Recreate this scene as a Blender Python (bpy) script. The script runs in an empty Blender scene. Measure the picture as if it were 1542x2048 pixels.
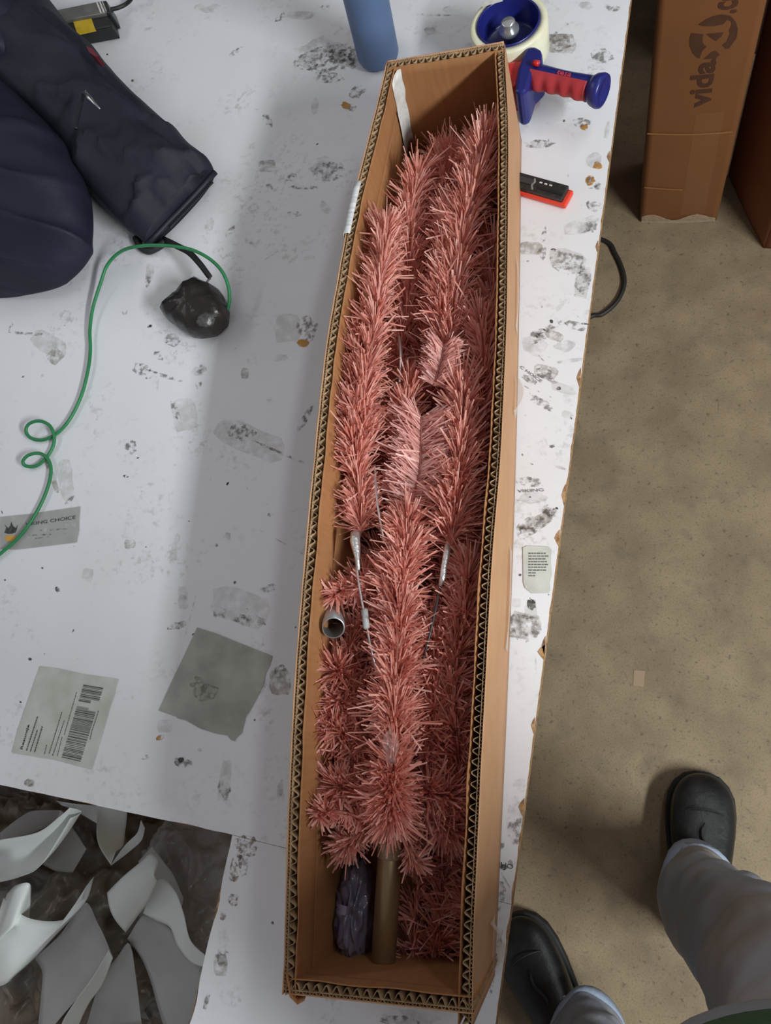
import bpy, bmesh, math, random
import numpy as np
from mathutils import Vector, Matrix, noise

# ------------------------------------------------------------------ camera, world, lights, exposure
random.seed(7); RNG = np.random.default_rng(7)
scene = bpy.context.scene
col = scene.collection
FPX, CX, CY = 1540.0, 771.0, 1024.0          # focal length and centre in photo pixels
NADIR = (1192.0, 1497.0)                     # where straight down falls in the picture
CAMZ = 1.68                                  # camera height above the floor
d_ = np.array([NADIR[0]-CX, NADIR[1]-CY, FPX]); d_ /= np.linalg.norm(d_)
up_ = np.array([0, -1.0, 0]); Y_ = up_ - d_*(up_@d_); Y_ /= np.linalg.norm(Y_)
X_ = np.cross(d_, Y_)
if X_[0] < 0: X_ = -X_
def w_(v): return Vector((float(v@X_), float(v@Y_), float(-(v@d_))))
def at(u, v, z):
    """world point at height z that the photograph shows at pixel (u, v)"""
    r = np.array([u-CX, v-CY, FPX]); t = (CAMZ-z)/(r@d_); p = r*t
    return Vector((float(p@X_), float(p@Y_), z))
def aty(u, v, y):
    r = np.array([u-CX, v-CY, FPX]); q = w_(r); t = y/q.y
    return Vector((q.x*t, y, CAMZ+q.z*t))
cam = bpy.data.objects.new('camera', bpy.data.cameras.new('camera')); col.objects.link(cam)
cam.data.sensor_fit = 'VERTICAL'; cam.data.sensor_height = 36.0; cam.data.lens = FPX/2048*36.0
cam.data.clip_start = 0.02
R_ = Matrix.Identity(4)
for i, v in enumerate((w_(np.array([1.0,0,0])), w_(np.array([0,-1.0,0])), w_(np.array([0,0,-1.0])))):
    for k in range(3): R_[k][i] = v[k]
cam.matrix_world = Matrix.Translation((0,0,CAMZ)) @ R_
scene.camera = cam

world = bpy.data.worlds.new('hall'); scene.world = world; world.use_nodes = True
bg = world.node_tree.nodes['Background']; bg.inputs[0].default_value = (0.92,0.93,0.97,1); bg.inputs[1].default_value = 0.235
def area(name, loc, target, along, across, watts, colour, axis=(0,1,0)):
    """a ceiling tube: a long narrow lamp whose length runs along axis"""
    l = bpy.data.lights.new(name, 'AREA'); l.shape = 'RECTANGLE'; l.size = along; l.size_y = across; l.energy = watts; l.color = colour
    o = bpy.data.objects.new(name, l); col.objects.link(o)
    z = (Vector(loc)-Vector(target)).normalized(); x = Vector(axis); x = (x-z*x.dot(z)).normalized(); y = z.cross(x)
    o.matrix_world = Matrix(((x.x,y.x,z.x,loc[0]),(x.y,y.y,z.y,loc[1]),(x.z,y.z,z.z,loc[2]),(0,0,0,1))); return o
area('ceiling_tube_light', (1.75,-0.75,2.25), (-0.2,0.3,0.8), 1.2, 0.2, 76, (0.92,0.985,1.0))
area('ceiling_tube_light', (1.0,1.1,3.0), (0.1,0.4,0.6), 1.4, 0.2, 8, (0.95,0.98,1.0))
area('ceiling_tube_light', (-2.3,1.3,2.7), (-0.3,0.4,0.8), 1.8, 0.25, 7, (0.97,0.98,1.0))
vs = scene.view_settings
vs.view_transform = 'Standard'; vs.look = 'None'; vs.gamma = 1.0; vs.exposure = 0.0; vs.use_curve_mapping = False

# ------------------------------------------------------------------ helpers
def srgb(r, g, b):
    f = lambda c: (c/255/12.92) if c/255 <= 0.04045 else ((c/255+0.055)/1.055)**2.4
    return (f(r), f(g), f(b), 1)
def mat(name, c1, c2=None, scale=20, rough=0.6, metal=0.0, bump=0.0, bscale=None, detail=4, lo=0.35, hi=0.65, alpha=1.0, spec=0.5, stretch=None, trans=0.0, coat=0.0, sss=0.0):
    m = bpy.data.materials.new(name); m.use_nodes = True
    nt = m.node_tree; b = nt.nodes['Principled BSDF']
    b.inputs['Base Color'].default_value = c1; b.inputs['Roughness'].default_value = rough
    b.inputs['Metallic'].default_value = metal; b.inputs['Alpha'].default_value = alpha
    b.inputs['Specular IOR Level'].default_value = spec; b.inputs['Transmission Weight'].default_value = trans
    b.inputs['Coat Weight'].default_value = coat
    tc = nt.nodes.new('ShaderNodeTexCoord'); mp = nt.nodes.new('ShaderNodeMapping')
    nt.links.new(tc.outputs['Object'], mp.inputs['Vector'])
    if stretch: mp.inputs['Scale'].default_value = stretch
    def nz(s, det=detail):
        n = nt.nodes.new('ShaderNodeTexNoise'); n.inputs['Scale'].default_value = s; n.inputs['Detail'].default_value = det
        nt.links.new(mp.outputs['Vector'], n.inputs['Vector']); return n
    if c2:
        n = nz(scale); r = nt.nodes.new('ShaderNodeValToRGB'); r.color_ramp.elements[0].position = lo; r.color_ramp.elements[1].position = hi
        r.color_ramp.elements[0].color = c1; r.color_ramp.elements[1].color = c2
        nt.links.new(n.outputs['Fac'], r.inputs['Fac']); nt.links.new(r.outputs['Color'], b.inputs['Base Color'])
    if bump:
        n = nz(bscale or scale); bp = nt.nodes.new('ShaderNodeBump'); bp.inputs['Strength'].default_value = bump; bp.inputs['Distance'].default_value = 0.004
        nt.links.new(n.outputs['Fac'], bp.inputs['Height']); nt.links.new(bp.outputs['Normal'], b.inputs['Normal'])
    return m
def alpha_noise(m, scale, lo, hi, amax=1.0):
    nt = m.node_tree; b = nt.nodes['Principled BSDF']
    tc = nt.nodes.new('ShaderNodeTexCoord'); n = nt.nodes.new('ShaderNodeTexNoise'); n.inputs['Scale'].default_value = scale; n.inputs['Detail'].default_value = 6; n.inputs['Roughness'].default_value = 0.65
    nt.links.new(tc.outputs['Object'], n.inputs['Vector'])
    r = nt.nodes.new('ShaderNodeMapRange'); r.inputs[1].default_value = lo; r.inputs[2].default_value = hi; r.inputs[4].default_value = amax
    nt.links.new(n.outputs['Fac'], r.inputs[0]); nt.links.new(r.outputs[0], b.inputs['Alpha']); return m
def link(o, parent):
    col.objects.link(o)
    if parent is not None:
        o.parent = parent
        if parent.type == 'EMPTY': o.matrix_parent_inverse = Matrix.Translation(-Vector(parent.location))
    return o
def mesh(name, verts, faces, m, parent=None, smooth=False, label=None):
    me = bpy.data.meshes.new(name); me.from_pydata([tuple(v) for v in verts], [], faces); me.update()
    for mm in (m if isinstance(m, (list, tuple)) else [m]): me.materials.append(mm)
    if smooth: me.polygons.foreach_set('use_smooth', [True]*len(me.polygons))
    o = bpy.data.objects.new(name, me); link(o, parent)
    if label: o['label'] = label
    return o
def tag(o, label, cat, group=None, kind=None):
    o['label'] = label; o['category'] = cat
    if group: o['group'] = group
    if kind: o['kind'] = kind
    return o
def thing(name, label, cat, loc, group=None):
    o = bpy.data.objects.new(name, None); o.empty_display_size = 0.05; col.objects.link(o); o.location = loc
    return tag(o, label, cat, group)
def fix_normals(o):
    bm = bmesh.new(); bm.from_mesh(o.data); bmesh.ops.recalc_face_normals(bm, faces=bm.faces); bm.to_mesh(o.data); bm.free(); return o
def mod(o, kind, **kw):
    m = o.modifiers.new(kind.lower(), kind)
    for k, v in kw.items(): setattr(m, k, v)
    return m
class MB:
    def __init__(s): s.v = []; s.f = []
    def add(s, vs, fs):
        n = len(s.v); s.v += [Vector(p) for p in vs]; s.f += [tuple(i+n for i in f) for f in fs]; return s
    def box(s, c, size, M=None):
        x, y, z = [k/2 for k in size]; M = M or Matrix.Identity(3)
        vs = [Vector(c)+M@Vector((a*x, b*y, e*z)) for e in (-1,1) for b in (-1,1) for a in (-1,1)]
        return s.add(vs, [(0,2,3,1),(4,5,7,6),(0,1,5,4),(2,6,7,3),(0,4,6,2),(1,3,7,5)])
    def prism(s, pts, z0, z1):
        n = len(pts); a = sum(pts[i][0]*pts[(i+1)%n][1]-pts[(i+1)%n][0]*pts[i][1] for i in range(n))
        if a < 0: pts = pts[::-1]
        vs = [(p[0],p[1],z0) for p in pts]+[(p[0],p[1],z1) for p in pts]
        return s.add(vs, [tuple(range(n-1,-1,-1)), tuple(range(n,2*n))]+[(i,(i+1)%n,n+(i+1)%n,n+i) for i in range(n)])
    def slab(s, top, off):
        """polygon of 3D points extruded by vector off"""
        n = len(top); off = Vector(off); vs = [Vector(p) for p in top]+[Vector(p)+off for p in top]
        return s.add(vs, [tuple(range(n)), tuple(range(2*n-1,n-1,-1))]+[(i,n+i,n+(i+1)%n,(i+1)%n) for i in range(n)])
    def tube(s, pts, r, n=10, cap=True):
        pts = [Vector(p) for p in pts]; rr = r if isinstance(r, (list,tuple)) else [r]*len(pts); rings = []
        ref = None
        for i, p in enumerate(pts):
            t = (pts[min(i+1,len(pts)-1)]-pts[max(i-1,0)]).normalized()
            if ref is None: ref = t.orthogonal().normalized()
            a = (ref-t*ref.dot(t)).normalized(); b = t.cross(a); ref = a
            rings.append([p+(a*math.cos(k*2*math.pi/n)+b*math.sin(k*2*math.pi/n))*rr[i] for k in range(n)])
        return s.loft(rings, cap)
    def loft(s, rings, cap=True, closed=True):
        n = len(rings[0]); vs = [p for r in rings for p in r]; fs = []
        for i in range(len(rings)-1):
            for k in range(n if closed else n-1):
                fs.append((i*n+k, i*n+(k+1)%n, (i+1)*n+(k+1)%n, (i+1)*n+k))
        if cap: fs += [tuple(range(n-1,-1,-1)), tuple(range((len(rings)-1)*n, len(rings)*n))]
        return s.add(vs, fs)
    def lathe(s, c, prof, n=32, axis=Vector((0,0,1)), cap=False, closed=False):
        a = Vector(axis).normalized(); e1 = a.orthogonal().normalized(); e2 = a.cross(e1)
        rings = [[Vector(c)+a*h+(e1*math.cos(k*2*math.pi/n)+e2*math.sin(k*2*math.pi/n))*r for k in range(n)] for r, h in prof]
        if closed: rings.append(rings[0])
        return s.loft(rings, cap)
    def build(s, name, m, parent=None, smooth=False, label=None, bevel=0):
        o = fix_normals(mesh(name, s.v, s.f, m, parent, smooth, label))
        if bevel: b = mod(o, 'BEVEL', width=bevel, segments=2, limit_method='ANGLE')
        return o
def catmull(P, n):
    P = [Vector(p) for p in P]; out = []; m = len(P)-1
    for i in range(n+1):
        t = i/n*m; k = min(int(t), m-1); u = t-k
        p0, p1, p2, p3 = P[max(k-1,0)], P[k], P[k+1], P[min(k+2,m)]
        out.append(0.5*((2*p1)+(p2-p0)*u+(2*p0-5*p1+4*p2-p3)*u*u+(3*p1-p0-3*p2+p3)*u**3))
    return out
def lerp_table(tab, y):
    if y <= tab[0][0]: return tab[0][1]
    for (a, b), (c, d) in zip(tab, tab[1:]):
        if y <= c:
            t = (y-a)/(c-a); return b+(d-b)*t
    return tab[-1][1]
def nse(x, y=0, z=0): return noise.noise(Vector((x,y,z)))
def text(s, size, m, parent, M, name='lettering', bold=0.0, depth=0.0002):
    c = bpy.data.curves.new('t', 'FONT'); c.body = s; c.size = size; c.offset = bold; c.extrude = depth; c.resolution_u = 3
    o = bpy.data.objects.new('t', c); col.objects.link(o); bpy.context.view_layer.update()
    me = bpy.data.meshes.new_from_object(o.evaluated_get(bpy.context.evaluated_depsgraph_get()))
    bpy.data.objects.remove(o); me.transform(M); me.materials.clear(); me.materials.append(m); me.name = name
    return link(bpy.data.objects.new(name, me), parent)
def frame_from(o, xdir, ydir):
    x = Vector(xdir).normalized(); z = x.cross(Vector(ydir)).normalized(); y = z.cross(x)
    return Matrix(((x.x,y.x,z.x,o[0]),(x.y,y.y,z.y,o[1]),(x.z,y.z,z.z,o[2]),(0,0,0,1)))

# ------------------------------------------------------------------ materials
TZ = 0.74
def laminate_material():
    m = mat('white_laminate', (0.80,0.80,0.83,1), rough=0.38, spec=0.35)
    nt = m.node_tree; b = nt.nodes['Principled BSDF']; tc = nt.nodes.new('ShaderNodeTexCoord')
    def n(s, lo, hi, det=5, rg=0.6):
        a = nt.nodes.new('ShaderNodeTexNoise'); a.inputs['Scale'].default_value = s; a.inputs['Detail'].default_value = det; a.inputs['Roughness'].default_value = rg
        nt.links.new(tc.outputs['Object'], a.inputs['Vector']); r = nt.nodes.new('ShaderNodeMapRange'); r.inputs[1].default_value = lo; r.inputs[2].default_value = hi
        nt.links.new(a.outputs['Fac'], r.inputs[0]); return r.outputs[0]
    def mul(a, c):
        q = nt.nodes.new('ShaderNodeMath'); q.operation = 'MULTIPLY'; nt.links.new(a, q.inputs[0])
        if isinstance(c, float): q.inputs[1].default_value = c
        else: nt.links.new(c, q.inputs[1])
        return q.outputs[0]
    mask = mul(n(9, 0.50, 0.66), n(110, 0.52, 0.66)); mask = mul(mask, 0.5)
    mx = nt.nodes.new('ShaderNodeMix'); mx.data_type = 'RGBA'; mx.inputs['A'].default_value = (0.80,0.80,0.83,1); mx.inputs['B'].default_value = (0.30,0.28,0.25,1)
    nt.links.new(mask, mx.inputs['Factor'])
    mx2 = nt.nodes.new('ShaderNodeMix'); mx2.data_type = 'RGBA'; mx2.inputs['B'].default_value = (0.66,0.64,0.62,1)
    nt.links.new(mul(n(3.1, 0.45, 0.75, 6), 0.5), mx2.inputs['Factor']); nt.links.new(mx.outputs['Result'], mx2.inputs['A'])
    nt.links.new(mx2.outputs['Result'], b.inputs['Base Color']); return m
M_lam = laminate_material()
M_core = mat('particleboard', srgb(190,150,105), srgb(120,85,55), 160, 0.9, bump=0.4)
M_steel = mat('dark_steel', (0.06,0.06,0.065,1), rough=0.5, metal=0.6)
M_kraft = mat('kraft_outside', srgb(197,150,111), srgb(192,144,105), 30, 0.75, bump=0.05, stretch=(6,1,1))
M_kraft_in = mat('kraft_inside', srgb(166,115,72), srgb(158,108,66), 28, 0.8, bump=0.06, stretch=(6,6,0.6))
M_flute = mat('kraft_fluting', srgb(176,146,112), srgb(140,112,82), 80, 0.85)
M_white = mat('white_paper_tape', srgb(225,222,218), srgb(200,196,190), 90, 0.5)
M_clear = mat('clear_tape', (0.9,0.9,0.9,1), rough=0.08, alpha=0.22, spec=0.8)
M_silver = mat('silver_wire', (0.62,0.62,0.63,1), rough=0.35, metal=0.9)
M_foil = mat('crinkled_silver_wrap', (0.72,0.70,0.68,1), rough=0.35, metal=0.8, bump=0.35, bscale=300)
M_bronze = mat('brown_metal_tube', srgb(158,132,100), srgb(142,118,88), 60, 0.36, metal=0.6, stretch=(1,0.1,1))
def needle_material(name, c1, c2):
    m = bpy.data.materials.new(name); m.use_nodes = True; nt = m.node_tree; b = nt.nodes['Principled BSDF']
    g = nt.nodes.new('ShaderNodeNewGeometry'); r = nt.nodes.new('ShaderNodeValToRGB'); r.color_ramp.elements[0].color = c1; r.color_ramp.elements[1].color = c2
    nt.links.new(g.outputs['Random Per Island'], r.inputs['Fac']); nt.links.new(r.outputs['Color'], b.inputs['Base Color']); b.inputs['Roughness'].default_value = 0.38
    tr = nt.nodes.new('ShaderNodeBsdfTranslucent'); tr.inputs['Color'].default_value = (0.80,0.24,0.15,1)
    mx = nt.nodes.new('ShaderNodeMixShader'); mx.inputs[0].default_value = 0.30
    nt.links.new(b.outputs[0], mx.inputs[1]); nt.links.new(tr.outputs[0], mx.inputs[2]); nt.links.new(mx.outputs[0], nt.nodes['Material Output'].inputs['Surface']); return m
M_pink = needle_material('pink_foil_needles', srgb(220,142,124), srgb(246,194,180))
M_pale = needle_material('pale_pink_needles', srgb(238,180,170), srgb(248,208,200))

# ------------------------------------------------------------------ floor
M_floor = mat('brown_concrete', srgb(135,116,90), srgb(157,137,108), 9, 0.75, bump=0.12, bscale=220, detail=8)
def speckle(m):
    nt = m.node_tree; b = nt.nodes['Principled BSDF']; src = b.inputs['Base Color'].links[0].from_socket
    tc = nt.nodes.new('ShaderNodeTexCoord'); prev = src
    for s, lo, hi, c, k in ((95,0.60,0.72,(0.055,0.045,0.035,1),0.55),(14,0.55,0.75,(0.09,0.08,0.065,1),0.45),(300,0.5,0.7,(0.12,0.09,0.06,1),0.45)):
        n = nt.nodes.new('ShaderNodeTexNoise'); n.inputs['Scale'].default_value = s; n.inputs['Detail'].default_value = 5; nt.links.new(tc.outputs['Object'], n.inputs['Vector'])
        r = nt.nodes.new('ShaderNodeMapRange'); r.inputs[1].default_value = lo; r.inputs[2].default_value = hi; r.inputs[4].default_value = k; nt.links.new(n.outputs['Fac'], r.inputs[0])
        x = nt.nodes.new('ShaderNodeMix'); x.data_type = 'RGBA'; x.inputs['B'].default_value = c; nt.links.new(r.outputs[0], x.inputs['Factor']); nt.links.new(prev, x.inputs['A']); prev = x.outputs['Result']
    nt.links.new(prev, b.inputs['Base Color'])
speckle(M_floor)
fl = MB().prism([(-3,-3),(3.2,-3),(3.2,4),(-3,4)], -0.05, 0.0).build('floor', M_floor); fl['kind'] = 'structure'
tag(fl, 'speckled brown concrete floor', 'floor')
q = [at(1268,1340,0), at(1290,1342,0), at(1287,1374,0), at(1266,1371,0)]
tag(MB().prism([(p.x,p.y) for p in q], 0.0, 0.0008).build('tape_scrap', mat('beige_tape', srgb(164,138,112), rough=0.5)), 'small beige rectangular tape scrap stuck on bare brown floor', 'tape scrap')

# ------------------------------------------------------------------ tables
def edge_x(y): return 0.05+(y-1.077)*(0.153/1.366)
def jag(a, b, step, amp, inward, seed):
    a = Vector(a); b = Vector(b); L = (b-a).length; n = int(L/step); out = []
    for i in range(n):
        p = a.lerp(b, i/n); k = max(0, nse(i*0.23, seed))*amp*1.6+abs(nse(i*1.7, seed+5))*amp*0.35
        out.append(p+Vector(inward)*k)
    return out
def table(name, label, outline, lam_outline, legs):
    c = sum((Vector((p[0],p[1],0)) for p in outline), Vector())/len(outline)
    t = thing(name, label, 'table', (c.x,c.y,0))
    MB().prism(outline, TZ-0.028, TZ-0.0012).build('core_board', M_core, t)
    MB().prism(lam_outline, TZ-0.0012, TZ).build('laminate_top', M_lam, t)
    for x, y in legs: MB().box((x,y,(TZ-0.028)/2), (0.05,0.05,TZ-0.028)).build('leg', M_steel, t, bevel=0.003)
    return t
s0 = Vector((-0.431,-0.135)); dirx = Vector((1,-0.105)).normalized()
seamR = Vector((edge_x(-0.171), -0.171)); nearL = Vector((-2.3, -0.02))
A = Vector((edge_x(2.1), 2.1))
main_out = [nearL, Vector((-0.781,-0.108)), s0, seamR, A, Vector((-2.3,2.35))]
lam = [nearL]+jag((-2.3,-0.02),(-0.781,-0.108),0.02,0.0012,(0,1),3)[1:]+jag((-0.781,-0.108),s0,0.012,0.0014,(0,1),9)+[s0]+jag(seamR, A, 0.006, 0.0016, (-1,0.1), 1)+[A, Vector((-2.3,2.35))]
T1 = table('work_table', 'large white laminate packing table with chipped edge, stained with label remains', main_out, lam,
           [(-0.9,0.05),(-0.25,0.0),(-0.15,1.9),(-2.15,2.2),(-2.15,0.1)])
s1 = s0+Vector((0,-0.0005)); e1 = seamR+Vector((0,-0.0005))
n2 = Vector((-0.456,-0.343)); n3 = Vector((-0.55,-1.15)); n4 = Vector((edge_x(-1.2), -1.2))
lam2 = [e1, s1]+jag(s1, n2, 0.012, 0.003, (1,0), 14)[1:]+[n2, n3, n4]+jag(n4, e1, 0.006, 0.0016, (-1,0.1), 22)[1:]
T2 = table('work_table', 'narrow white table piece butted against the packing table beside the scrap heap', [e1, s1, n2, n3, n4], lam2,
           [(-0.41,-0.3),(-0.30,-0.3),(-0.5,-1.1),(-0.36,-1.1)])

# label remains and print on the table
def flake(name, c, c2, sc, lo, hi, amax, rough=0.7):
    return alpha_noise(mat(name, c, c2, 60, rough, lo=0.3, hi=0.7), sc, lo, hi, amax)
G = {'d': flake('dark_grime', srgb(70,62,55), srgb(110,100,88), 130, 0.47, 0.62, 0.55),
     's': flake('soft_smudge', srgb(120,112,104), srgb(150,143,136), 55, 0.40, 0.70, 0.30),
     'f': flake('paper_film', srgb(176,172,160), srgb(196,193,184), 70, 0.30, 0.60, 0.24),
     'b': flake('beige_film', srgb(176,163,140), srgb(110,96,78), 90, 0.38, 0.62, 0.45),
     'o': flake('ochre_spot', srgb(205,150,60), srgb(176,128,66), 120, 0.36, 0.5, 0.9),
     'n': flake('brown_rub', srgb(112,84,60), srgb(140,112,92), 150, 0.46, 0.60, 0.6),
     'k': flake('black_mark', srgb(34,34,36), srgb(60,58,58), 160, 0.38, 0.50, 0.8)}
spots = [ # u, v, rx, ry, rotation, kind
 (560,35,14,6,-40,'d'),(600,30,34,9,0,'s'),(650,15,12,5,0,'d'),(640,105,48,30,-10,'s'),(650,120,62,24,-6,'d'),(690,110,40,26,0,'d'),(700,120,30,18,0,'s'),(655,156,30,12,6,'d'),(715,182,18,12,-30,'d'),(692,212,11,8,10,'o'),(704,216,9,7,0,'d'),
 (630,213,7,18,0,'s'),(535,240,9,15,-25,'d'),(508,290,11,6,-20,'s'),(534,332,17,12,0,'b'),(658,338,34,24,0,'s'),(655,345,34,20,0,'d'),(582,355,14,9,0,'d'),(608,375,32,4,2,'d'),(540,374,5,8,-40,'d'),(585,430,16,7,-8,'d'),(650,415,9,15,-30,'s'),
 (462,462,20,5,-50,'d'),(500,480,9,9,0,'s'),(420,450,9,14,20,'s'),(470,105,17,5,-35,'d'),(300,60,14,5,0,'s'),(420,15,30,10,0,'s'),(870,30,52,2,2,'d'),(860,62,14,8,0,'s'),(905,20,20,8,0,'s'),
 (1118,84,24,19,0,'d'),(1122,88,30,20,0,'b'),(1205,112,24,14,0,'d'),(1172,12,14,9,0,'s'),(1224,16,20,6,14,'d'),(1080,288,32,8,-3,'d'),(1080,290,24,8,-3,'s'),(1168,254,9,6,0,'o'),(1165,245,18,9,0,'d'),(1214,262,5,18,10,'s'),(1196,332,9,8,0,'o'),(1190,322,16,18,20,'s'),(1180,362,10,9,-20,'o'),(1182,366,14,12,-20,'d'),(1196,372,7,7,0,'d'),
 (1188,412,17,11,6,'d'),(1165,452,36,17,-14,'s'),(1178,455,20,12,-20,'d'),(1088,470,5,16,8,'d'),(1084,505,9,14,0,'d'),(1060,497,24,13,0,'b'),(1108,500,6,3,0,'k'),(1135,520,36,20,14,'f'),(1135,524,40,22,14,'d'),(1165,565,15,32,8,'f'),(1168,560,16,30,8,'d'),
 (1150,652,20,9,14,'d'),(1170,648,8,2,6,'k'),(1103,643,4,4,0,'k'),(1120,646,12,6,0,'d'),(1085,668,30,14,-24,'d'),(1070,690,24,26,0,'s'),(1110,672,18,9,20,'b'),(1130,692,22,12,0,'s'),(1140,722,30,4,-8,'s'),(1092,744,24,13,12,'b'),(1095,750,26,12,25,'d'),(1060,760,16,8,30,'d'),(1128,778,26,9,18,'f'),(1118,777,5,4,0,'k'),(1082,806,34,9,33,'d'),(1135,830,11,8,20,'f'),(1142,834,6,4,0,'d'),(1104,893,6,3,0,'d'),(1062,928,6,2,20,'d'),(1120,935,12,3,20,'s'),
 (1060,965,28,10,6,'d'),(1065,995,30,14,0,'s'),(1072,1045,44,15,-27,'d'),(1060,1060,26,14,-27,'d'),(1095,1025,22,14,-27,'d'),(1072,1045,38,12,-27,'b'),(1063,1208,9,12,-20,'k'),(1062,1222,13,16,0,'f'),(1050,1252,33,27,10,'b'),(1048,1256,34,28,10,'d'),(1033,1206,9,9,0,'f'),(1040,1150,3,3,0,'k'),(1072,1335,2,20,0,'s'),
 (345,680,18,15,10,'d'),(345,680,16,13,10,'s'),(286,742,20,16,25,'d'),(318,712,12,8,30,'d'),(330,752,36,4,18,'d'),(312,765,7,16,0,'s'),(400,738,13,9,-20,'d'),(398,742,16,9,-20,'s'),(398,770,7,8,0,'d'),(490,747,8,11,0,'b'),(612,680,20,5,-20,'n'),(606,686,12,8,0,'o'),(612,655,22,22,-20,'d'),(575,655,26,30,0,'f'),(560,716,18,7,0,'s'),
 (540,805,9,7,20,'s'),(370,830,26,32,-10,'f'),(352,825,6,22,-20,'d'),(500,880,72,28,22,'f'),(480,865,30,18,0,'d'),(560,905,60,3,24,'d'),(612,835,6,34,30,'d'),(262,893,13,14,-20,'d'),(252,953,5,3,0,'k'),(100,688,38,20,28,'f'),(110,712,16,14,-45,'b'),(60,668,42,3,4,'d'),(22,655,3,10,20,'d'),(105,955,6,34,-20,'b'),(132,960,15,42,-6,'f'),(140,1000,12,4,-45,'d'),
 (160,580,4,7,10,'s'),(250,625,6,5,0,'d'),(302,652,3,3,0,'k'),(300,545,8,18,0,'s'),(297,560,6,14,8,'d'),(260,1088,11,9,0,'b'),(352,1085,6,18,20,'f'),(347,1110,8,12,0,'f'),(176,1150,11,13,10,'f'),(115,1178,5,5,0,'k'),(102,1195,7,2,0,'d'),(112,1180,9,5,0,'d'),(366,1186,10,13,0,'f'),(367,1204,10,16,0,'s'),(354,1252,19,7,-10,'d'),(357,1250,16,7,-10,'b'),
 (482,1215,62,34,18,'f'),(500,1240,34,12,8,'d'),(440,1226,14,14,0,'d'),(535,1178,20,8,-20,'d'),(470,1165,3,3,0,'k'),(540,1030,5,4,0,'d'),(455,1073,9,8,0,'s'),(433,1090,4,4,0,'d'),(560,1362,22,28,0,'b'),(563,1345,14,16,0,'d'),(320,1475,8,6,-25,'o'),(330,1452,15,13,0,'f'),(365,1524,20,11,12,'d'),(362,1520,6,6,0,'k'),(450,1560,12,42,8,'f'),(448,1578,12,20,-20,'d'),(60,1566,11,7,8,'b'),(60,1565,12,8,0,'d'),(290,1515,8,5,-20,'n'),(400,1500,4,4,0,'s'),(60,1318,4,3,0,'k'),(510,1440,2,2,0,'k'),
 (265,1395,3,4,0,'s'),(220,1020,4,3,0,'d'),(350,930,4,3,0,'s'),(420,960,3,3,0,'d'),(265,1117,4,3,0,'s'),(85,1136,2,2,0,'k'),(24,1190,2,2,0,'d'),
 (1040,1572,13,14,0,'s'),(1030,1640,16,40,8,'s'),(1030,1660,14,30,8,'d'),(1002,1690,8,8,0,'d'),(1008,1735,7,6,0,'k'),(1020,1728,6,8,0,'d'),(1000,1790,12,30,8,'d'),(1000,1860,8,34,8,'s'),(996,1900,7,22,8,'d')]
spots2 = [(492,1690,26,20,30,'n'),(472,1735,12,36,12,'n'),(486,1730,10,22,0,'d'),(466,1800,11,14,0,'n'),(446,1832,7,8,0,'n'),(448,1876,13,18,0,'s'),(446,1914,14,20,0,'d'),(442,1930,14,22,0,'b'),(414,2000,5,20,12,'d'),(545,1846,3,4,0,'k'),(820,2034,58,18,4,'s'),(800,2040,40,10,4,'d'),(560,1580,6,20,10,'s'),(480,2000,5,4,0,'s'),(985,1950,6,40,8,'d')]
def spot(i, u, v, rx, ry, rot, k, t):
    n = 14 if max(rx,ry) > 8 else 9; a = math.radians(rot); pts = []
    for j in range(n):
        th = j*2*math.pi/n; q = 0.78+0.42*random.random()
        if k in 'fb': q = 1.0/max(abs(math.cos(th)),abs(math.sin(th)))**0.75*(0.9+0.18*random.random())
        x = rx*q*math.cos(th); y = ry*q*math.sin(th)
        p = at(u+x*math.cos(a)-y*math.sin(a), v+x*math.sin(a)+y*math.cos(a), TZ); pts.append((p.x,p.y,TZ+0.0003+0.00004*(i%9)))
    mesh('label_residue' if k in 'fb' else 'grime_mark', pts, [tuple(range(n))][::-1], G[k], t)
for i, s in enumerate(spots): spot(i, *s, T2 if s[1] > 1690 else T1)
for i, s in enumerate(spots2): spot(i, *s, T2)
for i in range(90):                                                # small specks scattered as the table shows them
    u = random.choice([random.uniform(0,640), random.uniform(1045,1200)]); v = random.uniform(0,1500)
    if u > 1000 and u > 1255-v*0.13: continue
    spot(i, u, v, random.uniform(1.5,4), random.uniform(1,2.5), random.uniform(0,180), random.choice('dks'), T1)
for a, b in (((1076,710),(1118,753)),((1042,768),(1066,782)),((1076,782),(1105,806)),((1100,777),(1090,795)),((520,1060),(610,1110)),((545,1030),(640,1015)),((560,500),(530,520)),((345,1370),(395,1180)),((1003,1745),(1020,1775)),((85,860),(80,848))):
    A0, B0 = at(*a, TZ), at(*b, TZ); dd = (B0-A0).normalized(); nn = Vector((-dd.y,dd.x,0))*0.0005; zz = Vector((0,0,0.0008))
    mesh('scratch', [A0+nn+zz, A0-nn+zz, B0-nn+zz, B0+nn+zz], [(0,1,2,3)], G['d'], T2 if a[1] > 1700 else T1)
# brown chips where the laminate has broken away along the edge
for y, w, l in ((0.655,0.003,0.02),(0.46,0.005,0.03),(0.30,0.004,0.03),(0.245,0.006,0.022),(0.105,0.008,0.018),(0.112,0.004,0.025),(0.80,0.004,0.02),(-0.07,0.006,0.02),(0.02,0.004,0.02)):
    x = edge_x(y); pts = [(x+0.0005,y+l/2,TZ+0.0006),(x-w*0.6,y+l*0.25,TZ+0.0006),(x-w,y,TZ+0.0006),(x-w*0.5,y-l*0.3,TZ+0.0006),(x+0.0003-0.001,y-l/2,TZ+0.0006)]
    mesh('edge_chip', pts, [(0,1,2,3,4)], M_core, T1)

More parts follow.
